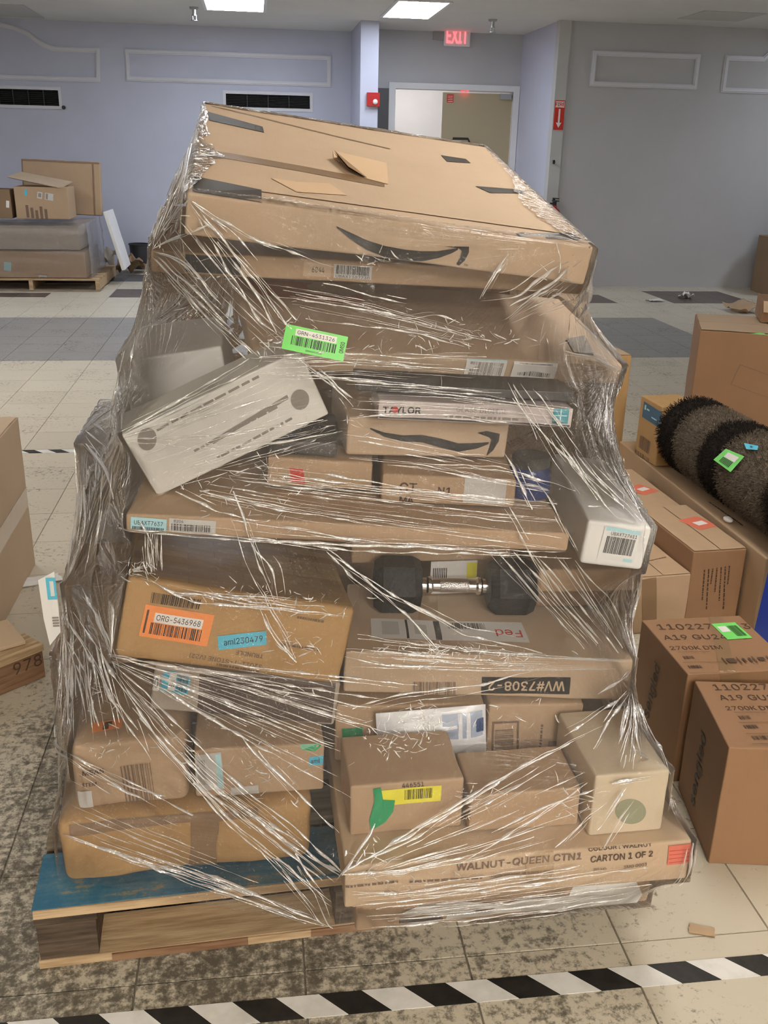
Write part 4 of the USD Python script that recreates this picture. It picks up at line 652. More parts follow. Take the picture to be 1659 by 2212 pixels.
Ft = np.vstack([Q[:, [0, 1, 2]], Q[:, [0, 2, 3]]])
fp = part(SW, 'film', trimesh.Trimesh(V, Ft, process=False), 'stretch_film', smooth=True)
UsdGeom.PrimvarsAPI(stage.GetPrimAtPath(fp)).CreatePrimvar('fold', Sdf.ValueTypeNames.Float3Array, 'vertex').Set(Vt.Vec3fArray.FromNumpy(FO))
# points of the film that face the camera, found by their place in the picture
FN = np.cross(np.roll(pos, -1, 0) - np.roll(pos, 1, 0), np.gradient(pos, axis=1)); FN /= np.linalg.norm(FN, axis=-1, keepdims=True) + 1e-12
sel = (((EYE - pos) * FN).sum(-1) > 0) & (np.sin(tt)[:, None] < .35); FV, FNv = pos[sel], FN[sel]; ftree = cKDTree(proj(FV))
def on_film(px, lift=.002):
    d_, i_ = ftree.query(px, k=5); w_ = 1 / (d_ + .5); w_ /= w_.sum(1, keepdims=True); return (FV[i_] * w_[..., None]).sum(1) + (FNv[i_] * w_[..., None]).sum(1) * lift
LOOSE = []
def pleat(pts, w0=.0012, name='film_fold', n=None, wob=1., own=False):
    pts = np.array(pts, float); L = np.r_[0, np.cumsum(np.hypot(*np.diff(pts, axis=0).T))]; n = n or int(max(5, L[-1] / 9)); s_ = np.linspace(0, L[-1], n); px = np.c_[np.interp(s_, L, pts[:, 0]), np.interp(s_, L, pts[:, 1])]
    px += wob * (np.stack([meshkit.noise(np.c_[s_ * .03, 0 * s_ + pts[0, 0], 0 * s_ + k]) for k in (0, 1)], 1) - .5) * 5
    P = on_film(px, .0035)
    for _ in range(2): P[1:-1] = .25 * P[:-2] + .5 * P[1:-1] + .25 * P[2:]
    prof = np.sin(np.pi * np.clip(np.linspace(.04, .96, n), 0, 1)) ** .5 * w0 * (.25 + 2.0 * meshkit.noise(np.c_[s_ * .045, 0 * s_ + pts[0, 1], 0 * s_]) ** 2.2); m_ = tube(P, prof, 5, .6, False)
    if own: part(SW, name, m_, 'film_fold', smooth=True)
    else: LOOSE.append(m_)
FOLDS = [  # long gathered folds, traced as they run over the load
 [(410, 440), (520, 560), (620, 700), (690, 760)], [(415, 436), (560, 520), (720, 580)], [(418, 440), (500, 500), (560, 560)], [(430, 455), (560, 600), (640, 690)], [(412, 445), (480, 560), (560, 690), (620, 740)], [(470, 520), (560, 640), (600, 720)], [(330, 545), (440, 640), (540, 760)], [(330, 550), (420, 650), (530, 775)], [(328, 545), (400, 560), (480, 660)], [(326, 552), (470, 690), (545, 765)], [(330, 540), (420, 500), (455, 480)],
 [(262, 935), (380, 870), (540, 775)], [(264, 938), (420, 860), (560, 790)], [(266, 940), (420, 890), (580, 820)], [(268, 944), (450, 900), (620, 850)], [(270, 950), (480, 940), (700, 905)], [(275, 955), (500, 975), (740, 930)], [(640, 770), (760, 860)], [(650, 775), (720, 830), (760, 880)],
 [(380, 1060), (470, 1105), (560, 1125)], [(300, 1120), (330, 1170), (335, 1230)], [(315, 1150), (320, 1230)], [(326, 1150), (331, 1235)], [(340, 1150), (342, 1225)], [(348, 1152), (350, 1222)], [(262, 1140), (420, 1150), (640, 1172), (900, 1180), (1230, 1205)], [(262, 1143), (500, 1165), (800, 1180), (1220, 1190)], [(420, 1010), (620, 1030), (900, 1060), (1200, 1090)], [(560, 1005), (800, 1040), (1100, 1090)], [(430, 1060), (600, 1100), (800, 1130)], [(500, 1120), (760, 1165), (1000, 1185)], [(540, 1160), (760, 1190), (1180, 1200)],
 [(500, 1110), (540, 1240), (600, 1340), (640, 1420)], [(505, 1060), (560, 1220), (610, 1330)], [(545, 1180), (590, 1230), (600, 1300)], [(560, 1310), (600, 1390), (640, 1430)], [(700, 1180), (790, 1250), (880, 1330), (960, 1420)], [(720, 1200), (840, 1280), (1000, 1360)], [(705, 1190), (760, 1250), (830, 1300)],
 [(300, 1240), (380, 1280), (500, 1290), (700, 1310)], [(305, 1245), (420, 1300), (560, 1310), (750, 1330)], [(420, 1275), (560, 1300), (640, 1310)], [(240, 1412), (400, 1440), (600, 1480), (800, 1530)], [(240, 1415), (420, 1460), (640, 1520), (860, 1590)], [(242, 1420), (400, 1480), (600, 1560), (720, 1610)], [(245, 1425), (360, 1490), (540, 1600), (760, 1720)], [(250, 1430), (360, 1540), (500, 1680), (640, 1790), (740, 1880)], [(245, 1440), (330, 1560), (440, 1680), (600, 1800), (735, 1890)], [(430, 1440), (640, 1480), (820, 1510)], [(480, 1430), (700, 1460), (900, 1480)],
 [(100, 1605), (220, 1680), (340, 1740)], [(102, 1600), (200, 1650), (330, 1710), (420, 1760)], [(110, 1600), (260, 1690), (360, 1720)], [(140, 1360), (130, 1480), (115, 1590)], [(142, 1365), (150, 1480), (135, 1580)], [(145, 1370), (175, 1470), (190, 1560)], [(148, 1380), (190, 1460), (215, 1570)], [(145, 1330), (210, 1440), (260, 1540), (330, 1640)], [(150, 1300), (240, 1440), (330, 1580), (430, 1690)], [(170, 1240), (230, 1370), (250, 1440)], [(165, 1090), (160, 1160), (150, 1230)], [(175, 1060), (172, 1120)], [(185, 1050), (190, 1120), (182, 1160)], [(190, 960), (230, 1010), (250, 1080)], [(185, 930), (240, 970)], [(195, 910), (245, 950)], [(205, 900), (250, 930)], [(270, 760), (250, 850), (240, 930)], [(300, 700), (285, 800), (262, 930)],
 [(110, 1790), (260, 1840), (420, 1890), (600, 1950), (720, 2000)], [(100, 1785), (300, 1860), (500, 1930), (700, 2000)], [(300, 1840), (460, 1890), (640, 1970)], [(420, 1690), (560, 1790), (700, 1900)], [(460, 1700), (620, 1800), (735, 1890)], [(560, 1620), (650, 1720), (735, 1800)], [(520, 1590), (620, 1690), (720, 1790)], [(620, 1790), (680, 1850), (738, 1884)], [(600, 1850), (680, 1920), (715, 2010)], [(560, 1830), (640, 1920), (705, 2005)], [(640, 1840), (700, 1930)],
 [(740, 1885), (900, 1790), (1080, 1680), (1240, 1600)], [(745, 1880), (960, 1760), (1150, 1640), (1300, 1570)], [(880, 1830), (1060, 1730), (1200, 1650)], [(760, 1870), (880, 1820), (1000, 1740)], [(1000, 1860), (1130, 1780), (1270, 1690)], [(1060, 1800), (1180, 1740), (1290, 1700)], [(740, 1890), (780, 1830), (810, 1780)], [(742, 1888), (860, 1880), (1000, 1850)], [(1290, 1790), (1330, 1730), (1350, 1700)], [(1300, 1830), (1340, 1770), (1365, 1730)], [(1200, 1830), (1260, 1770), (1310, 1730)],
 [(1362, 1497), (1380, 1570), (1420, 1660)], [(1362, 1497), (1395, 1580), (1432, 1650)], [(1362, 1498), (1370, 1580), (1385, 1640)], [(1360, 1498), (1345, 1560), (1340, 1600)], [(1358, 1498), (1310, 1560), (1280, 1620)], [(1360, 1497), (1410, 1570), (1446, 1668)], [(1355, 1497), (1280, 1550), (1220, 1590)], [(1445, 1672), (1380, 1680), (1320, 1690)], [(1447, 1674), (1400, 1640), (1370, 1620)], [(1366, 1440), (1340, 1470), (1290, 1500)], [(760, 1530), (860, 1500), (1040, 1480), (1180, 1440)],
 [(770, 1370), (960, 1400), (1160, 1420), (1350, 1430)], [(750, 1400), (900, 1415), (1100, 1430)], [(740, 1420), (860, 1440), (1000, 1440)], [(860, 1290), (1000, 1370), (1170, 1410)], [(1060, 1180), (1180, 1310), (1260, 1400)], [(1110, 1190), (1220, 1310), (1290, 1390)], [(1160, 1200), (1270, 1330), (1330, 1410)], [(1200, 1200), (1290, 1320), (1340, 1400)], [(1090, 1100), (1150, 1200), (1230, 1330)], [(1240, 1210), (1320, 1300), (1350, 1380)],
 [(1095, 830), (1130, 890), (1160, 950)], [(1105, 830), (1150, 900), (1200, 990)], [(1125, 830), (1190, 920), (1240, 1010)], [(1150, 840), (1200, 900), (1260, 990)], [(1090, 980), (1120, 1040), (1150, 1100)], [(1190, 940), (1230, 1000), (1290, 1080)], [(1210, 960), (1270, 1050), (1330, 1120)], [(1240, 980), (1300, 1050), (1375, 1130)], [(1140, 1010), (1190, 1090), (1240, 1180)], [(1260, 1000), (1320, 1060), (1388, 1130)], [(1320, 1010), (1360, 1070), (1390, 1128)],
 [(545, 775), (700, 770), (880, 790), (1010, 800)], [(560, 770), (720, 760), (900, 775), (1050, 770)], [(660, 690), (760, 700), (900, 720), (1000, 750)], [(600, 640), (740, 660), (900, 690), (1060, 740)], [(560, 800), (700, 815), (860, 830), (1080, 850)], [(750, 830), (900, 840), (1090, 860)], [(700, 610), (800, 640), (880, 655)], [(870, 690), (940, 680), (1000, 700)], [(760, 905), (860, 895), (1000, 900), (1090, 915)],
 [(1275, 530), (1200, 600), (1090, 690)], [(1275, 535), (1180, 620), (1100, 660)], [(1270, 545), (1190, 580), (1120, 640), (1040, 650)], [(1200, 520), (1210, 570), (1205, 590)], [(1280, 560), (1270, 620), (1230, 680)], [(1285, 560), (1280, 640), (1245, 690)], [(1060, 600), (1100, 560), (1095, 545)], [(1040, 640), (1080, 570), (1095, 550)], [(1340, 800), (1290, 740), (1240, 690)], [(1215, 760), (1280, 770), (1335, 800)],
 [(400, 340), (395, 380), (370, 420)], [(390, 350), (380, 400), (360, 440)], [(370, 430), (360, 470), (340, 520)], [(350, 440), (340, 500), (328, 540)], [(410, 430), (380, 470), (335, 535)], [(900, 1000), (1080, 1010), (1240, 1060)], [(1392, 1130), (1385, 1250), (1365, 1420)], [(1386, 1225), (1380, 1330), (1368, 1440)], [(1375, 1250), (1370, 1320)], [(1497, 1815), (1490, 1870), (1470, 1920)], [(1482, 1830), (1470, 1890), (1440, 1930)], [(760, 1930), (900, 1925), (1060, 1900), (1250, 1870)], [(760, 1955), (1000, 1930), (1200, 1900), (1400, 1870)], [(800, 2000), (1000, 1985), (1200, 1960), (1350, 1935)]]
for q in FOLDS: pleat(q, .0027, own=True)
g2 = np.random.default_rng(11)
for q in FOLDS:                                                    # slighter folds beside each long one
    for _ in range(3):
        a0, b0 = sorted(g2.uniform(0, 1, 2))
        if b0 - a0 < .15: continue
        qq = np.array(q, float); L = np.linspace(0, 1, len(qq)); s_ = np.linspace(a0, b0, 5); off = g2.normal(0, 8, 2); pleat(np.c_[np.interp(s_, L, qq[:, 0]), np.interp(s_, L, qq[:, 1])] + off, g2.uniform(.0006, .0016))
CRINK = [((915, 1555), 45, 35, 34), ((850, 1590), 60, 35, 26), ((575, 1015), 50, 28, 20), ((560, 1290), 150, 16, 34), ((300, 1225), 35, 20, 16), ((960, 1405), 160, 14, 34), ((640, 700), 60, 40, 16), ((1060, 730), 120, 30, 20), ((500, 1630), 120, 70, 18), ((300, 1235), 45, 30, 16), ((520, 1285), 110, 22, 26), ((690, 1310), 60, 25, 14), ((590, 745), 45, 30, 14), ((860, 730), 120, 50, 26), ((980, 715), 70, 35, 14), ((920, 1560), 60, 45, 26), ((840, 1610), 80, 45, 22), ((900, 1410), 130, 22, 24), ((1080, 1420), 110, 24, 20), ((430, 1040), 60, 35, 16), ((560, 1090), 110, 40, 26), ((1040, 1720), 70, 50, 20), ((800, 1850), 60, 40, 18), ((860, 1900), 110, 35, 26), ((1230, 1720), 70, 45, 18), ((240, 1620), 60, 25, 14), ((820, 560), 90, 25, 18), ((1050, 370), 50, 30, 12), ((1190, 620), 60, 50, 16), ((430, 640), 60, 60, 16), ((1340, 1060), 40, 60, 12), ((640, 1470), 90, 40, 16), ((1100, 1540), 80, 40, 12), ((380, 1600), 60, 50, 12), ((600, 1680), 80, 70, 16), ((220, 1500), 50, 90, 14), ((370, 480), 40, 60, 14), ((700, 920), 110, 40, 16), ((660, 1400), 60, 30, 18)]
for (cx_, cy_), rx_, ry_, n_ in CRINK:                              # short crinkles where the film bunches on edges
    for _ in range(int(n_ * 1.3)):
        p0 = np.array([cx_, cy_]) + g2.normal(0, .55, 2) * [rx_, ry_]; a_ = g2.uniform(0, np.pi); l_ = g2.uniform(7, 34); d_ = np.array([np.cos(a_), .7 * np.sin(a_)]) * l_ / 2; pleat([p0 - d_, p0 + d_ * .2 + g2.normal(0, 1.6, 2), p0 + d_], g2.uniform(.0006, .0017), n=6)
SHEAF = [([(420, 1010), (700, 1040), (1200, 1090)], [(420, 1065), (700, 1120), (1220, 1190)], 18), ([(545, 775), (760, 762), (1010, 768)], [(560, 822), (760, 818), (1080, 850)], 16), ([(268, 938), (420, 862), (590, 782)], [(375, 1060), (560, 1010), (760, 960)], 18), ([(242, 1412), (500, 1450), (800, 1530)], [(250, 1432), (480, 1580), (740, 1720)], 18), ([(745, 1885), (1000, 1730), (1240, 1600)], [(760, 1900), (1040, 1860), (1290, 1790)], 12),
 ([(760, 1930), (1060, 1895), (1420, 1850)], [(790, 2000), (1080, 1975), (1400, 1930)], 14), ([(1050, 1180), (1150, 1300), (1250, 1400)], [(1250, 1190), (1310, 1300), (1350, 1380)], 14), ([(1080, 830), (1160, 930), (1250, 1010)], [(1170, 940), (1280, 1050), (1380, 1130)], 14), ([(415, 440), (540, 600), (690, 760)], [(330, 552), (430, 670), (545, 770)], 16), ([(104, 1603), (220, 1690), (340, 1750)], [(110, 1790), (400, 1890), (715, 2000)], 10), ([(770, 1365), (1060, 1400), (1350, 1425)], [(745, 1440), (1060, 1450), (1360, 1445)], 14),
 ([(162, 965), (160, 1100), (142, 1240)], [(250, 960), (240, 1100), (215, 1240)], 12), ([(145, 1330), (125, 1460), (105, 1600)], [(215, 1300), (270, 1460), (330, 1620)], 14), ([(302, 1145), (312, 1240)], [(352, 1152), (354, 1232)], 12), ([(250, 1440), (440, 1650), (735, 1880)], [(300, 1560), (500, 1790), (715, 1960)], 16), ([(1362, 1498), (1340, 1580), (1300, 1660)], [(1362, 1498), (1410, 1580), (1446, 1665)], 14), ([(560, 600), (780, 640), (1060, 720)], [(600, 660), (800, 700), (1080, 760)], 8), ([(750, 830), (960, 838), (1240, 880)], [(760, 900), (960, 905), (1220, 925)], 12), ([(1275, 540), (1180, 610), (1060, 690)], [(1285, 600), (1250, 650), (1120, 700)], 10), ([(395, 260), (380, 400), (330, 530)], [(440, 220), (410, 380), (400, 430)], 10), ([(760, 930), (900, 960), (1100, 1000)], [(740, 1000), (900, 1010), (1200, 1070)], 10)]
for a_, b_, n_ in SHEAF:                                             # sheaves of fine, nearly parallel pull lines
    L = np.linspace(0, 1, 12); ra = lambda q: np.stack([np.interp(L, np.linspace(0, 1, len(q)), np.array(q, float)[:, i]) for i in (0, 1)], 1); A1, B1 = ra(a_), ra(b_)
    for k in range(int(n_ * 2)):
        w_ = g2.uniform(0, 1); s0, s1 = sorted(g2.uniform(0, 1, 2)); s1 = min(1, max(s1, s0 + .25)); q = A1 * (1 - w_) + B1 * w_; ii = np.linspace(s0, s1, 8) * 11; q = np.stack([np.interp(ii, np.arange(12), q[:, i]) for i in (0, 1)], 1); pleat(q, g2.uniform(.0005, .0014), wob=.5)
# green sticker stuck on the outside of the film
gq = np.array([(607, 752), (742, 782), (751, 727), (620, 701)], float); nu, nv = 14, 7
uu, vv = np.meshgrid(np.linspace(0, 1, nu), np.linspace(0, 1, nv), indexing='ij')
def gpt(u, v): u, v = np.asarray(u)[..., None], np.asarray(v)[..., None]; return (gq[0] * (1 - u) + gq[1] * u) * (1 - v) + (gq[3] * (1 - u) + gq[2] * u) * v
CP = on_film(gpt(uu, vv).reshape(-1, 2), .0).reshape(nu, nv, 3)
cen = CP.reshape(-1, 3).mean(0); A_ = np.c_[uu.ravel(), vv.ravel(), np.ones(nu * nv), (uu.ravel() - .5) ** 2, (vv.ravel() - .5) ** 2]; co, *_ = np.linalg.lstsq(A_, CP.reshape(-1, 3), rcond=None)
gn = np.cross(co[0], co[1]); gn /= np.linalg.norm(gn); gn = gn if gn @ (EYE - cen) > 0 else -gn
gl = max(0., float(((CP.reshape(-1, 3) - A_ @ co) @ gn).max())) + .003
def gs(u, v, lift=0.): u, v = np.ravel(u), np.ravel(v); return np.c_[u, v, np.ones(len(u)), (u - .5) ** 2, (v - .5) ** 2] @ co + gn * (gl + lift)
def gpatch(x0, x1, y0, y1, lift, n=12, k=6):
    m_ = quad((x0, y0, 0), (x1, y0, 0), (x1, y1, 0), (x0, y1, 0), n, k); return trimesh.Trimesh(gs(m_.vertices[:, 0], m_.vertices[:, 1], lift), m_.faces, process=False)
st = part(SW, 'sticker', gpatch(0, 1, 0, 1, 0), 'sticker_green', label='green barcode sticker GRN-4531326')
part(st, 'number_strip', gpatch(.17, .83, .63, .90, .0005), 'sticker_white')
gg = np.random.default_rng(5); wd_ = gg.choice([1, 1, 2, 3], 64); ee = np.r_[0, np.cumsum(wd_)] / wd_.sum(); part(st, 'barcode', cat([gpatch(.13 + .72 * ee[2 * i], .13 + .72 * ee[2 * i + 1], .24, .60, .0006, 1, 1) for i in range(32)]), 'ink_black')
def gtext(s_, x, y, h, w, rot=False):
    t = meshkit.text_mesh(s_, 1., .0001); V_ = np.array(t.vertices); V_[:, :2] -= t.bounds[0][:2]; V_[:, 0] *= w / np.ptp(V_[:, 0]); V_[:, 1] *= h / np.ptp(V_[:, 1]); X_, Y_ = (x + V_[:, 0], y + V_[:, 1]) if not rot else (x - V_[:, 1] * .42, y + V_[:, 0])
    part(st, 'lettering', trimesh.Trimesh(gs(X_, Y_, .0009), t.faces, process=False), 'ink_black')
gtext('GRN-4531326', .20, .69, .15, .60); gtext('0MS0', .97, .30, .16, .45, True); gtext('GRN4531326', .38, .08, .07, .26)
part(SW, 'crinkles', cat(LOOSE), 'film_fold', smooth=True, kind='stuff')

# ---------------------------------------------------------------- cartons standing to the right
def std(key, label, p, m, **k): return box(key, NM, label, p, m, base=True, **k)
def flaps(b, m, gap=.003, along=1):
    w, d, h = b.dim; n = np.array([0, 0, 1.]); fr = (np.array([-w / 2, -d / 2, h]), np.array([1., 0, 0]), np.array([0, 1., 0]), n, w, d)
    g = gap / (2 * (w if along == 1 else d))
    for a0, a1 in ((.012, .5 - g), (.5 + g, .988)): part(b.path, 'flap', b.rect(fr, *((a0, .008, a1, .992) if along == 1 else (.008, a0, .992, a1)), lift=.0022), m)
B2 = {}
b = std('sg1', 'nearest right-hand box printed 11022714 A19 GU24 2700K DIM, lettered on its side', (1.083, 1.645, 0, .26, .264, .296, -9.5, 0, 0), 'card_red', r=.004, dent=.0012, seed=40)
def bulbprint(b, P):
    (x, y), s = P; k = s
    for i, (t, dx, w_) in enumerate((('1102271453', 0, 200), ('A19 GU24 45', 12, 180), ('2700K DIM', 26, 112))):
        b.write('U', (x + dx * k * 1.0 + i * 0, y + 22 * k * i), (x + (dx + w_) * k, y + 22 * k * i - 2), t, 'ink_brown', squash=1.0)
    for dx, dy, w_ in ((55, 64, 24), (66, 84, 30), (84, 108, 36)):
        fr = b.frame('U', (x + dx * k, y + dy * k), (x + (dx + w_) * k, y + dy * k - 1), h=.014); part(b.path, 'barcode', b.bars(fr, 0, 0, 1, 1, int(dx), n=12), 'ink_brown')
    for dx, dy, w_ in ((40, 50, 70), (50, 72, 90), (66, 96, 70), (80, 118, 90)):
        fr = b.frame('U', (x + dx * k, y + dy * k), (x + (dx + w_) * k, y + dy * k - 1), h=.0012); part(b.path, 'printed_line', b.rect(fr, lift=.0024), 'ink_brown')
bulbprint(b, ((1545, 1492), 1.0)); b.write('L', (1503, 1752), (1528, 1602), 'sengled', 'ink_black', False, .0012, 1.0)
b = std('sg2', 'right-hand box printed A19 GU24 2700K DIM with a green sticker, behind the nearest one', (1.104, 1.958, 0, .270, .277, .299, .5, 0, 0), 'card_red', r=.004, dent=.0012, seed=41)
bulbprint(b, ((1424, 1361), 1.0)); b.write('L', (1404, 1560), (1430, 1450), 'sengled', 'ink_black', False, .0012)
b.sticker(b.frame('U', (1572, 1383), (1625, 1379), (1550, 1348)), 'sticker_green', [('box', .1, .45, .45, .8, 'sticker_white'), ('bars', .5, .15, .9, .8, 42)], lift=.0012, label='green barcode sticker')
b.tape('U', (1590, 1458), (1562, 1335), .036, 'clear_tape' if 0 else 'kraft_tape', .0002); b.tape('F', (1600, 1500), (1600, 1452), .05, 'kraft_tape')
fr = b.frame('U', (1570, 1437), (1700, 1430), h=.03); part(b.path, 'handling_marks', cat([b.rect(fr, x0, 0, x0 + .02, 1, .0032) for x0 in (0, .24, .5, .74)] + [b.rect(fr, .06, .2, .2, .85, .0032), b.rect(fr, .32, .15, .36, .8, .0032), b.rect(fr, .42, .15, .46, .8, .0032), b.rect(fr, .58, .3, .68, .8, .0032)]), 'ink_brown')
b = std('r3', 'tall-fronted box with a red sticker on top and lines of print on its end', (1.415, 2.79, 0, .185, .40, .268, 4, 0, 0), 'card_red', dent=.0015, seed=43); flaps(b, 'card_brown')
b.sticker(b.frame('U', (1512, 1147), (1512 + 40, 1138), (1476, 1120) if 0 else (1500, 1118)), 'sticker_red', [('box', .3, .3, .8, .6, 'sticker_white')], lift=.003, label='red barcode sticker')
for i in range(7): b.write('F', (1574 - 9 * i, 1222 + 1.5 * i), (1570 - 9.2 * i, 1222 + 40 + 18 * ((i * 7) % 4)), '~', 'ink_brown')
b = std('r2', 'low box with a taped front corner left of the printed tall-fronted box', (1.222, 2.735, 0, .195, .34, .197, 5.5, 0, 0), 'card_brown', dent=.0015, seed=44); flaps(b, 'card_brown')
b.write('U', (1392, 1216), (1440, 1206), '~', 'ink_brown', True, .003); b.tape('F', (1418, 1338), (1418, 1246), .05, 'kraft_tape')
b = std('r5', 'flat box with a faded red sticker behind the low taped box', (1.30, 3.23, 0, .37, .43, .25, 3, 0, 0), 'card_brown', dent=.0015, seed=45); flaps(b, 'card_brown')
b.sticker(b.frame('U', (1392, 1072), (1425, 1062), (1370, 1050)), 'sticker_red', [('box', .35, .35, .85, .65, 'sticker_white')], lift=.003, label='faded red sticker')
b = std('r4', 'long brown carton lying under the striped shag rug', (1.665, 3.13, 0, .27, 1.26, .277, 0, 0, 0), 'card_brown', dent=.002, seed=46, n=16)
for t, A_, B_ in (('~', (1530, 1086), (1605, 1138)),): b.write('U', A_, B_, t, 'ink_black', True, .0012)
foam = thing('foam_scrap', 'small white foam scrap on the long carton beside the rug', 'foam scrap', (1.552, 2.80, .2795)); fm = trimesh.creation.icosphere(3, 1.); fm.vertices = fm.vertices * [.014, .022, .008] + .004 * (meshkit.fbm(fm.vertices * 2, 3)[:, None] - .5) + [0, 0, .0085]; part(foam, 'foam', fm, 'sticker_white', smooth=True)
b = std('wb', 'upright box with a navy label standing at the far end of the rug', (1.615, 3.495, .279, .163, .185, .244, 3.8, 0, 0), 'card_ochre', dent=.001, seed=47)
fr = b.frame('L', (1387, 900), (1426, 926), (1392, 867)); part(b.path, 'printed_panel', b.rect(fr), 'print_navy', label='navy printed panel'); part(b.path, 'printed_mark', cat([b.rect(fr, .08, .55, .16, .85, .0012), b.rect(fr, .2, .6, .35, .7, .0012), b.rect(fr, .5, .3, .8, .38, .0012)]), 'sticker_pale_blue')
fr = b.frame('L', (1380, 966), (1402, 982), (1385, 940)); part(b.path, 'barcode', b.bars(fr, 0, 0, 1, 1, 48, n=14), 'ink_faded'); fr = b.frame('L', (1371, 976), (1402, 998), h=.014); part(b.path, 'printed_band', b.bars(fr, 0, 0, 1, 1, 49, n=10), 'ink_faded')
b = std('item', 'tall tan carton marked Item at the right edge, green sticker on top', (2.43, 4.335, 0, .62, .52, .672, -22, 0, 0), 'card_red', dent=.003, seed=50); flaps(b, 'card_tan', along=2)
b.write('F', (1632, 942), (1672, 957), 'Item', 'ink_black'); b.sticker(b.frame('U', (1618, 722), (1662, 732), (1606, 712)), 'sticker_green', [('box', .5, .2, .9, .8, 'sticker_white')], lift=.003, label='green sticker'); fr = b.frame('F', (1578, 830), (1690, 870), (1584, 782)); part(b.path, 'printed_frame', cat([b.rect(fr, 0, 0, 1, .02), b.rect(fr, 0, .98, 1, 1), b.rect(fr, 0, 0, .015, 1)]), 'ink_faded')
b = std('item2', 'small brown box sitting on the tall tan carton at the right edge', (2.62, 4.45, .678, .30, .28, .105, -22, 0, 0), 'card_red', dent=.002, seed=51)
part(b.path, 'raised_flap', quad((-.15, -.14, .105), (-.15, -.20, .06), (-.05, -.20, .055), (-.05, -.14, .105)), 'card_tan')
b = std('tall', 'narrow upright carton standing on the floor behind the right side of the load', (1.455, 4.0, 0, .27, .237, .622, 2, 0, 0), 'card_ochre', dent=.002, seed=52); flaps(b, 'card_tan')
# blue panel edge and white strip
e = thing('blue_panel', 'blue plastic panel edge standing at the right between cartons', 'plastic panel', (1.50, 2.34, 0), Rot.from_euler('ZY', [0, 3], degrees=True).as_matrix()); part(e, 'panel', bx(-.006, -.03, 0, .006, .10, .49), 'blue_plastic')
e = thing('white_panel', 'white edged board leaning beside the blue panel', 'board', (1.56, 2.36, 0), Rot.from_euler('ZY', [0, 5], degrees=True).as_matrix()); part(e, 'board', bx(-.006, -.02, 0, .004, .10, .33), 'white_enamel'); part(e, 'dark_back', bx(-.012, -.015, 0, -.0065, .10, .45), 'carton_charcoal')
# rolled shag rug: seven banded rings with their pile
P0, P1 = np.array([1.655, 3.345, .277]), np.array([1.69, 2.02, .277]); RR = .138; axd = (P1 - P0) / np.linalg.norm(P1 - P0); Lr = np.linalg.norm(P1 - P0); sd = np.cross(axd, [0, 0, 1]); 
rug = thing('shag_rug', 'rolled shag rug banded dark and taupe, lying on the long carton', 'rug')
edges = np.array([0, .14, .34, .47, .78, .93, 1.15, Lr]); gr_ = np.random.default_rng(3)
def rugp(s, ph, r): s, ph, r = map(np.asarray, (s, ph, r)); return P0 + axd * s[..., None] + sd * (r * np.cos(ph))[..., None] + np.array([0, 0, 1.]) * (RR + .012 + r * np.sin(ph))[..., None]
for i in range(7):
    m = 'shag_dark' if i % 2 == 0 else 'shag_taupe'; s_ = np.linspace(edges[i], edges[i + 1], 12); ph = np.linspace(0, 2 * np.pi, 48, endpoint=False); S_, Pp = np.meshgrid(s_, ph, indexing='ij')
    bul = RR - .012 + .010 * np.sin(np.pi * (S_ - edges[i]) / (edges[i + 1] - edges[i])) ** .5; lean = .03 * np.cos(Pp + 2.4)
    Vv = rugp(S_ + lean, Pp, bul + .004 * meshkit.noise(np.stack([S_ * 90, Pp * 14, 0 * S_], -1))).reshape(-1, 3); n = 48; idx_ = np.arange(12 * n).reshape(12, n); nx_ = np.roll(idx_, -1, 1); Qr = np.stack([idx_[:-1], nx_[:-1], nx_[1:], idx_[1:]], -1).reshape(-1, 4)
    fc = np.vstack([Qr[:, [0, 1, 2]], Qr[:, [0, 2, 3]]])
    if i == 0: Vv = np.vstack([Vv, P0 + [0, 0, RR + .012]]); fc = np.vstack([fc, [[idx_[0, (j + 1) % n], idx_[0, j], len(Vv) - 1] for j in range(n)]])
    bp = part(rug, 'rug_band', trimesh.Trimesh(Vv, fc, process=False), m, smooth=True)
    nh = int(5200 * (edges[i + 1] - edges[i]) / .2); s0 = gr_.uniform(edges[i], edges[i + 1], nh); p0 = gr_.uniform(.0, 2 * np.pi, nh); r_0 = RR - .008; root = rugp(s0 + .03 * np.cos(p0 + 2.4), p0, np.full(nh, r_0)); tip = rugp(s0 + .03 * np.cos(p0 + 2.4) + gr_.normal(0, .006, nh), p0 + gr_.normal(0, .05, nh), np.full(nh, RR) + gr_.uniform(.002, .014, nh)); mid = .5 * (root + tip) + gr_.normal(0, .002, (nh, 3))
    keep = root[:, 2] > .30; pts = np.stack([root, mid, tip], 1)[keep].reshape(-1, 3); cp = numbered(bp + '/pile'); c_ = UsdGeom.BasisCurves.Define(stage, cp); c_.CreateTypeAttr('linear'); c_.CreatePointsAttr(Vt.Vec3fArray.FromNumpy(pts.astype(np.float32))); c_.CreateCurveVertexCountsAttr(Vt.IntArray.FromNumpy(np.full(len(pts) // 3, 3, np.int32))); c_.CreateWidthsAttr(Vt.FloatArray([.0016])); c_.SetWidthsInterpolation('constant'); UsdShade.MaterialBindingAPI.Apply(c_.GetPrim()).Bind(MAT[m]); tag(c_, kind='stuff')
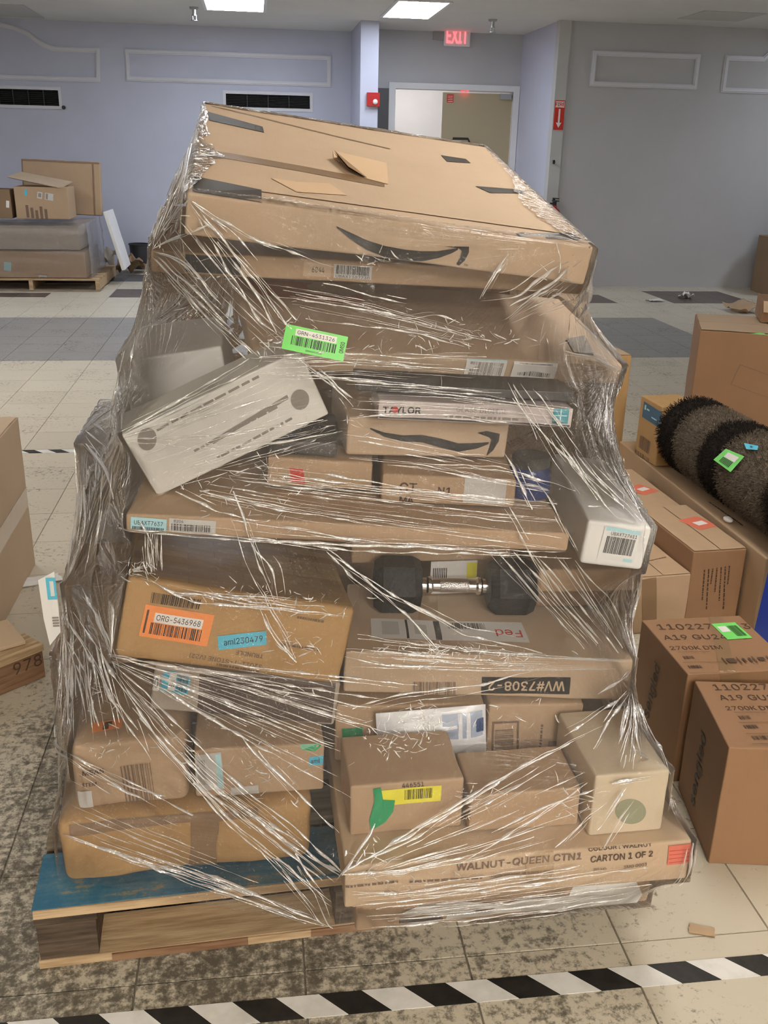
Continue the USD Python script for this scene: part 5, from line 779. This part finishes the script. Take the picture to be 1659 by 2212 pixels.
def rugsticker(pts, m, items, label):
    base_ = []
    for x, y in pts:                                            # where the sight line meets the roll
        d = ray(x, y); best = None
        for k in np.linspace(1.5, 6, 1500):
            p = EYE + d * k; q = p - P0 - [0, 0, RR + .012]; rad = np.linalg.norm(q - axd * (q @ axd))
            if rad < RR + .016: best = p; break
        base_.append(best if best is not None else p)
    a_, b_, c_, d_ = base_; p_ = part(rug, 'sticker', quad(a_, b_, c_, d_, 4, 4), m, label=label); n_ = np.cross(b_ - a_, d_ - a_); n_ /= np.linalg.norm(n_); n_ = n_ if n_ @ (EYE - a_) > 0 else -n_
    f = lambda u, v, l: (a_ * (1 - u) + b_ * u) * (1 - v) + (d_ * (1 - u) + c_ * u) * v + n_ * l
    for (x0, y0, x1, y1, mm, nm) in items: part(p_, nm, quad(f(x0, y0, .001), f(x1, y0, .001), f(x1, y1, .001), f(x0, y1, .001)), mm)
rugsticker([(1541, 993), (1578, 1020), (1608, 986), (1568, 969)], 'sticker_green', [(.25, .5, .85, .85, 'sticker_white', 'number_strip')] + [(.25 + .07 * i, .12, .285 + .07 * i, .48, 'ink_black', 'barcode_bar') for i in range(8)], 'green barcode sticker')
rugsticker([(1612, 970), (1636, 972), (1638, 963), (1607, 957)], 'sticker_blue', [(.4, .3, .6, .7, 'print_navy', 'handwriting')], 'small blue sticker')

# ---------------------------------------------------------------- left foreground carton and pallet corner
b = std('lb', 'large brown carton cut off by the left edge of view', (-1.118, 3.01, 0, .60, .52, .547, 0, 0, 0), 'card_tan', r=.004, dent=.0015, seed=60); flaps(b, 'card_tan', along=2)
b.tape('R', (-30, 1245), (62, 1090), .07, 'clear_tape', .0008)
e = thing('spare_pallet', 'corner of a bare wooden pallet marked 978 at the left edge', 'pallet', (-.67, 2.42, 0), Rot.from_euler('Z', 42, degrees=True).as_matrix())
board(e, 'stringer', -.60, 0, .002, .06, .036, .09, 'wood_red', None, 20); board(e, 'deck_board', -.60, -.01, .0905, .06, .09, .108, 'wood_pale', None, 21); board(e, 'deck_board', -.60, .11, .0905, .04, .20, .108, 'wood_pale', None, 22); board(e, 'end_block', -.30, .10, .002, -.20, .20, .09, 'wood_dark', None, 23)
t = meshkit.text_mesh('978', .035, .0004); t.vertices = np.c_[t.vertices[:, 0] - .035, -.0012 - t.vertices[:, 2], t.vertices[:, 1] + .045]; part(e, 'lettering', t, 'ink_brown', label='handwritten 978')
b = box('lp', 'cardboard_sheet', 'torn cardboard sheet lying on the bare pallet corner at left', (-.80, 2.47, .116, .22, .16, .012, 30, 0, 0), 'card_light', r=.003, dent=.002, seed=61)

# ---------------------------------------------------------------- wrapped pallet at the far wall
fpal = thing('pallet', 'far wooden pallet under the low wrapped load by the lilac wall', 'pallet', (-2.25, 10.9, 0))
for k in range(7): board(fpal, 'deck_board', -.72, -.62 + .19 * k, .112, .64, -.62 + .19 * k + .13, .128, 'wood_pale', None, 30 + k)
for k, x in enumerate((-.72, -.06, .60)): board(fpal, 'stringer', x, -.62, .018, x + .04, .65, .1115, 'wood_pale', None, 40 + k)
for k in range(3): board(fpal, 'bottom_board', -.72, -.62 + .57 * k, .001, .64, -.62 + .57 * k + .12, .0175, 'wood_grey', None, 50 + k)
def far(key, name, label, p, m, **k): return box(key, name, label, p, m, base=True, **k)
b = far('f1', NM, 'long low carton on the far pallet, seen through stretch wrap', (-2.29, 10.80, .130, 1.10, .92, .26, 0, 0, 0), 'card_brown', dent=.004, seed=70); b.write('F', (75, 592), (105, 594), '~', 'ink_brown', True, .002); b.sticker(b.frame('F', (84, 607), (102, 608), (84, 594)), 'sticker_grey', [('box', .2, .3, .8, .7, 'ink_faded')], lift=.002); b.sticker(b.frame('F', (8, 584), (24, 586), (8, 565)), 'sticker_pale_blue', lift=.002)
b = far('f2', NM, 'upper grey-brown carton in the far wrapped load', (-2.30, 10.85, .402, 1.02, .86, .24, 0, 0, 0), 'card_grey', dent=.005, seed=71); b.sticker(b.frame('F', (122, 562), (137, 564), (122, 546)), 'sticker_grey', lift=.002); b.sticker(b.frame('F', (105, 558), (117, 559), (105, 547)), 'sticker_grey', lift=.002)
fw_ = thing('stretch_wrap', 'hazy stretch wrap around the low far load by the lilac wall', 'stretch wrap', (-2.285, 10.82, .131))
fm = trimesh.creation.box([1.17, 1.0, .53]); fm = fm.subdivide().subdivide().subdivide().subdivide().subdivide(); Vf = np.array(fm.vertices); fm.vertices = Vf * (1 - .03 * np.clip(Vf[:, 2:3] / .265, 0, 1)) + (.02 * (meshkit.fbm(Vf * [2, 2, 14], 4)[:, None] - .5) + .01) * np.sign(np.round(Vf / [.585, .5, .265], 2)) * (np.abs(Vf / [.585, .5, .265]) > .99) + [0, 0, .283]; fm.update_faces(fm.triangles_center[:, 2] > .012); part(fw_, 'film', fm, 'film_far', smooth=True)
b = far('f3', NM, 'open brown box with a raised lid on the far wrapped load', (-2.13, 10.62, .705, .52, .40, .31, 0, 0, 0), 'card_brown', dent=.003, seed=72)
part(b.path, 'lid', cat([quad((-.30, -.26, .40), (.20, -.205, .30), (.26, .2, .35), (-.26, .2, .44), 4, 4), quad((-.26, .2, .435), (.26, .2, .345), (.20, -.205, .295), (-.30, -.26, .395), 4, 4)]), 'card_tan')
b.sticker(b.frame('F', (80, 428), (91, 430), (79, 413)), 'sticker_grey', [('box', .2, .2, .8, .8, 'print_grey')]); b.sticker(b.frame('F', (97, 431), (115, 434), (96, 416)), 'sticker_grey', [('box', .1, .1, .35, .9, 'print_grey')]); b.sticker(b.frame('F', (52, 422), (58, 423), (53, 409)), 'sticker_blue')
for i in range(5): part(b.path, 'printed_line', b.rect(b.frame('F', (58 + 10 * i, 470 + i), (64 + 10 * i, 470 + i), h=.12 - .02 * (i % 3))), 'ink_faded')
b = far('f4', NM, 'small dark box at the left edge on the far wrapped load', (-2.54, 10.58, .705, .22, .30, .28, 0, 0, 0), 'card_dark', dent=.003, seed=73); b.sticker(b.frame('F', (13, 448), (20, 449), (12, 433)), 'sticker_white')
b = box('f5', 'flat_carton', 'big flat brown carton leaning upright behind the open box on the far load', (-2.03, 11.06, .985, .80, .10, .54, 0, -6, 1.5), 'card_brown', dent=.003, seed=74)
part(b.path, 'dark_rim', cat([b.rect((np.array([-.4, -.05, 0]), np.array([1., 0, 0]), np.array([0, 0, 1.]), np.array([0, -1., 0]), .8, .54), 0, .96, 1, 1), b.rect((np.array([-.4, -.05, 0]), np.array([1., 0, 0]), np.array([0, 0, 1.]), np.array([0, -1., 0]), .8, .54), .90, 0, .925, 1), b.rect((np.array([-.4, -.05, 0]), np.array([1., 0, 0]), np.array([0, 0, 1.]), np.array([0, -1., 0]), .8, .54), 0, 0, .02, 1)]), 'card_dark')
b = box('f6', 'foam_board', 'white foam board sheathed in film at the right end of the far load', (-1.50, 11.05, .46, .04, .50, .62, 0, 0, -14), 'carton_white', dent=.004, seed=75)
# bits by the far wall
e = thing('waste_bin', 'dark cylindrical waste bin against the lilac wall', 'bin', (-1.42, 12.35, 0)); part(e, 'bin', cat([trimesh.creation.revolve([(0, .01), (.10, .01), (.12, .28), (.128, .285), (.128, .30), (.115, .30), (.095, .02), (0, .02)], sections=28)]), 'bin_dark', smooth=35)
def scrap(name, label, cat_, pos_, dims_, m, seed, rot=0):
    e = thing(name, label, cat_, pos_, Rot.from_euler('Z', rot, degrees=True).as_matrix()); n = 9; u, v = np.meshgrid(np.linspace(-1, 1, n), np.linspace(-1, 1, n), indexing='ij'); z = dims_[2] * meshkit.fbm(np.stack([u * 1.4 + seed, v * 1.4, 0 * u], -1), 3) * 1.2
    jit = .15 * (meshkit.noise(np.stack([u * 2 + seed, v * 2 + 9, 0 * u], -1)) - .5); f_ = np.stack([(u + jit) * dims_[0] / 2, (v - jit) * dims_[1] / 2, z + .003], -1).reshape(-1, 3); f_[:, 2] -= f_[:, 2].min() - .003; i, j = np.meshgrid(np.arange(n - 1), np.arange(n - 1), indexing='ij'); k = (i * n + j).ravel(); Qs = np.stack([k, k + n, k + n + 1, k + 1], 1); Qs = np.vstack([Qs, Qs[:, ::-1] + n * n]); part(e, 'sheet', (np.vstack([f_, f_ - [0, 0, .0025]]), Qs), m, smooth=40)
scrap('cardboard_scrap', 'heap of dark torn cardboard beside the far pallet', 'cardboard scrap', (-1.48, 11.85, 0), (.34, .5, .34), 'card_dark', 3); scrap('cardboard_scrap', 'pale torn cardboard strip leaning by the far pallet', 'cardboard scrap', (-1.86, 12.25, 0), (.3, .3, .5), 'card_grey', 5)
scrap('cardboard_scrap', 'crumpled brown cardboard on the floor at the right behind the tall tan carton', 'cardboard scrap', (4.80, 9.05, 0), (.28, .3, .13), 'card_brown', 7); scrap('paper_scrap', 'white paper scrap on the floor under the left carton', 'paper scrap', (-.77, 3.12, 0), (.13, .07, .008), 'sticker_white', 9, 20)
scrap('paper_scrap', 'crumpled white paper on the dark floor tiles at right', 'paper scrap', (4.62, 9.95, 0), (.14, .14, .10), 'sticker_white', 11); scrap('paper_scrap', 'flat white scrap left of the dark floor tiles at right', 'paper scrap', (4.17, 9.72, 0), (.16, .14, .03), 'sticker_white', 13); scrap('cardboard_scrap', 'thin brown scrap near the striped tape at lower right', 'cardboard scrap', (.835, 1.355, 0), (.05, .025, .003), 'card_brown', 15, -20)
scrap('plastic_scrap', 'loose clear plastic scrap on the floor left of the load', 'plastic scrap', (-1.09, 10.3, 0), (.12, .3, .30), 'film_fold', 17)
b = std('fr', 'dark brown carton stack base against the right grey wall', (5.98, 10.3, 0, .62, .6, .62, -8, 0, 0), 'card_dark', seed=80); b = std('fr2', 'small dark box on the carton against the right grey wall', (6.10, 10.3, .624, .5, .5, .22, -8, 0, 0), 'carton_umber', seed=81)
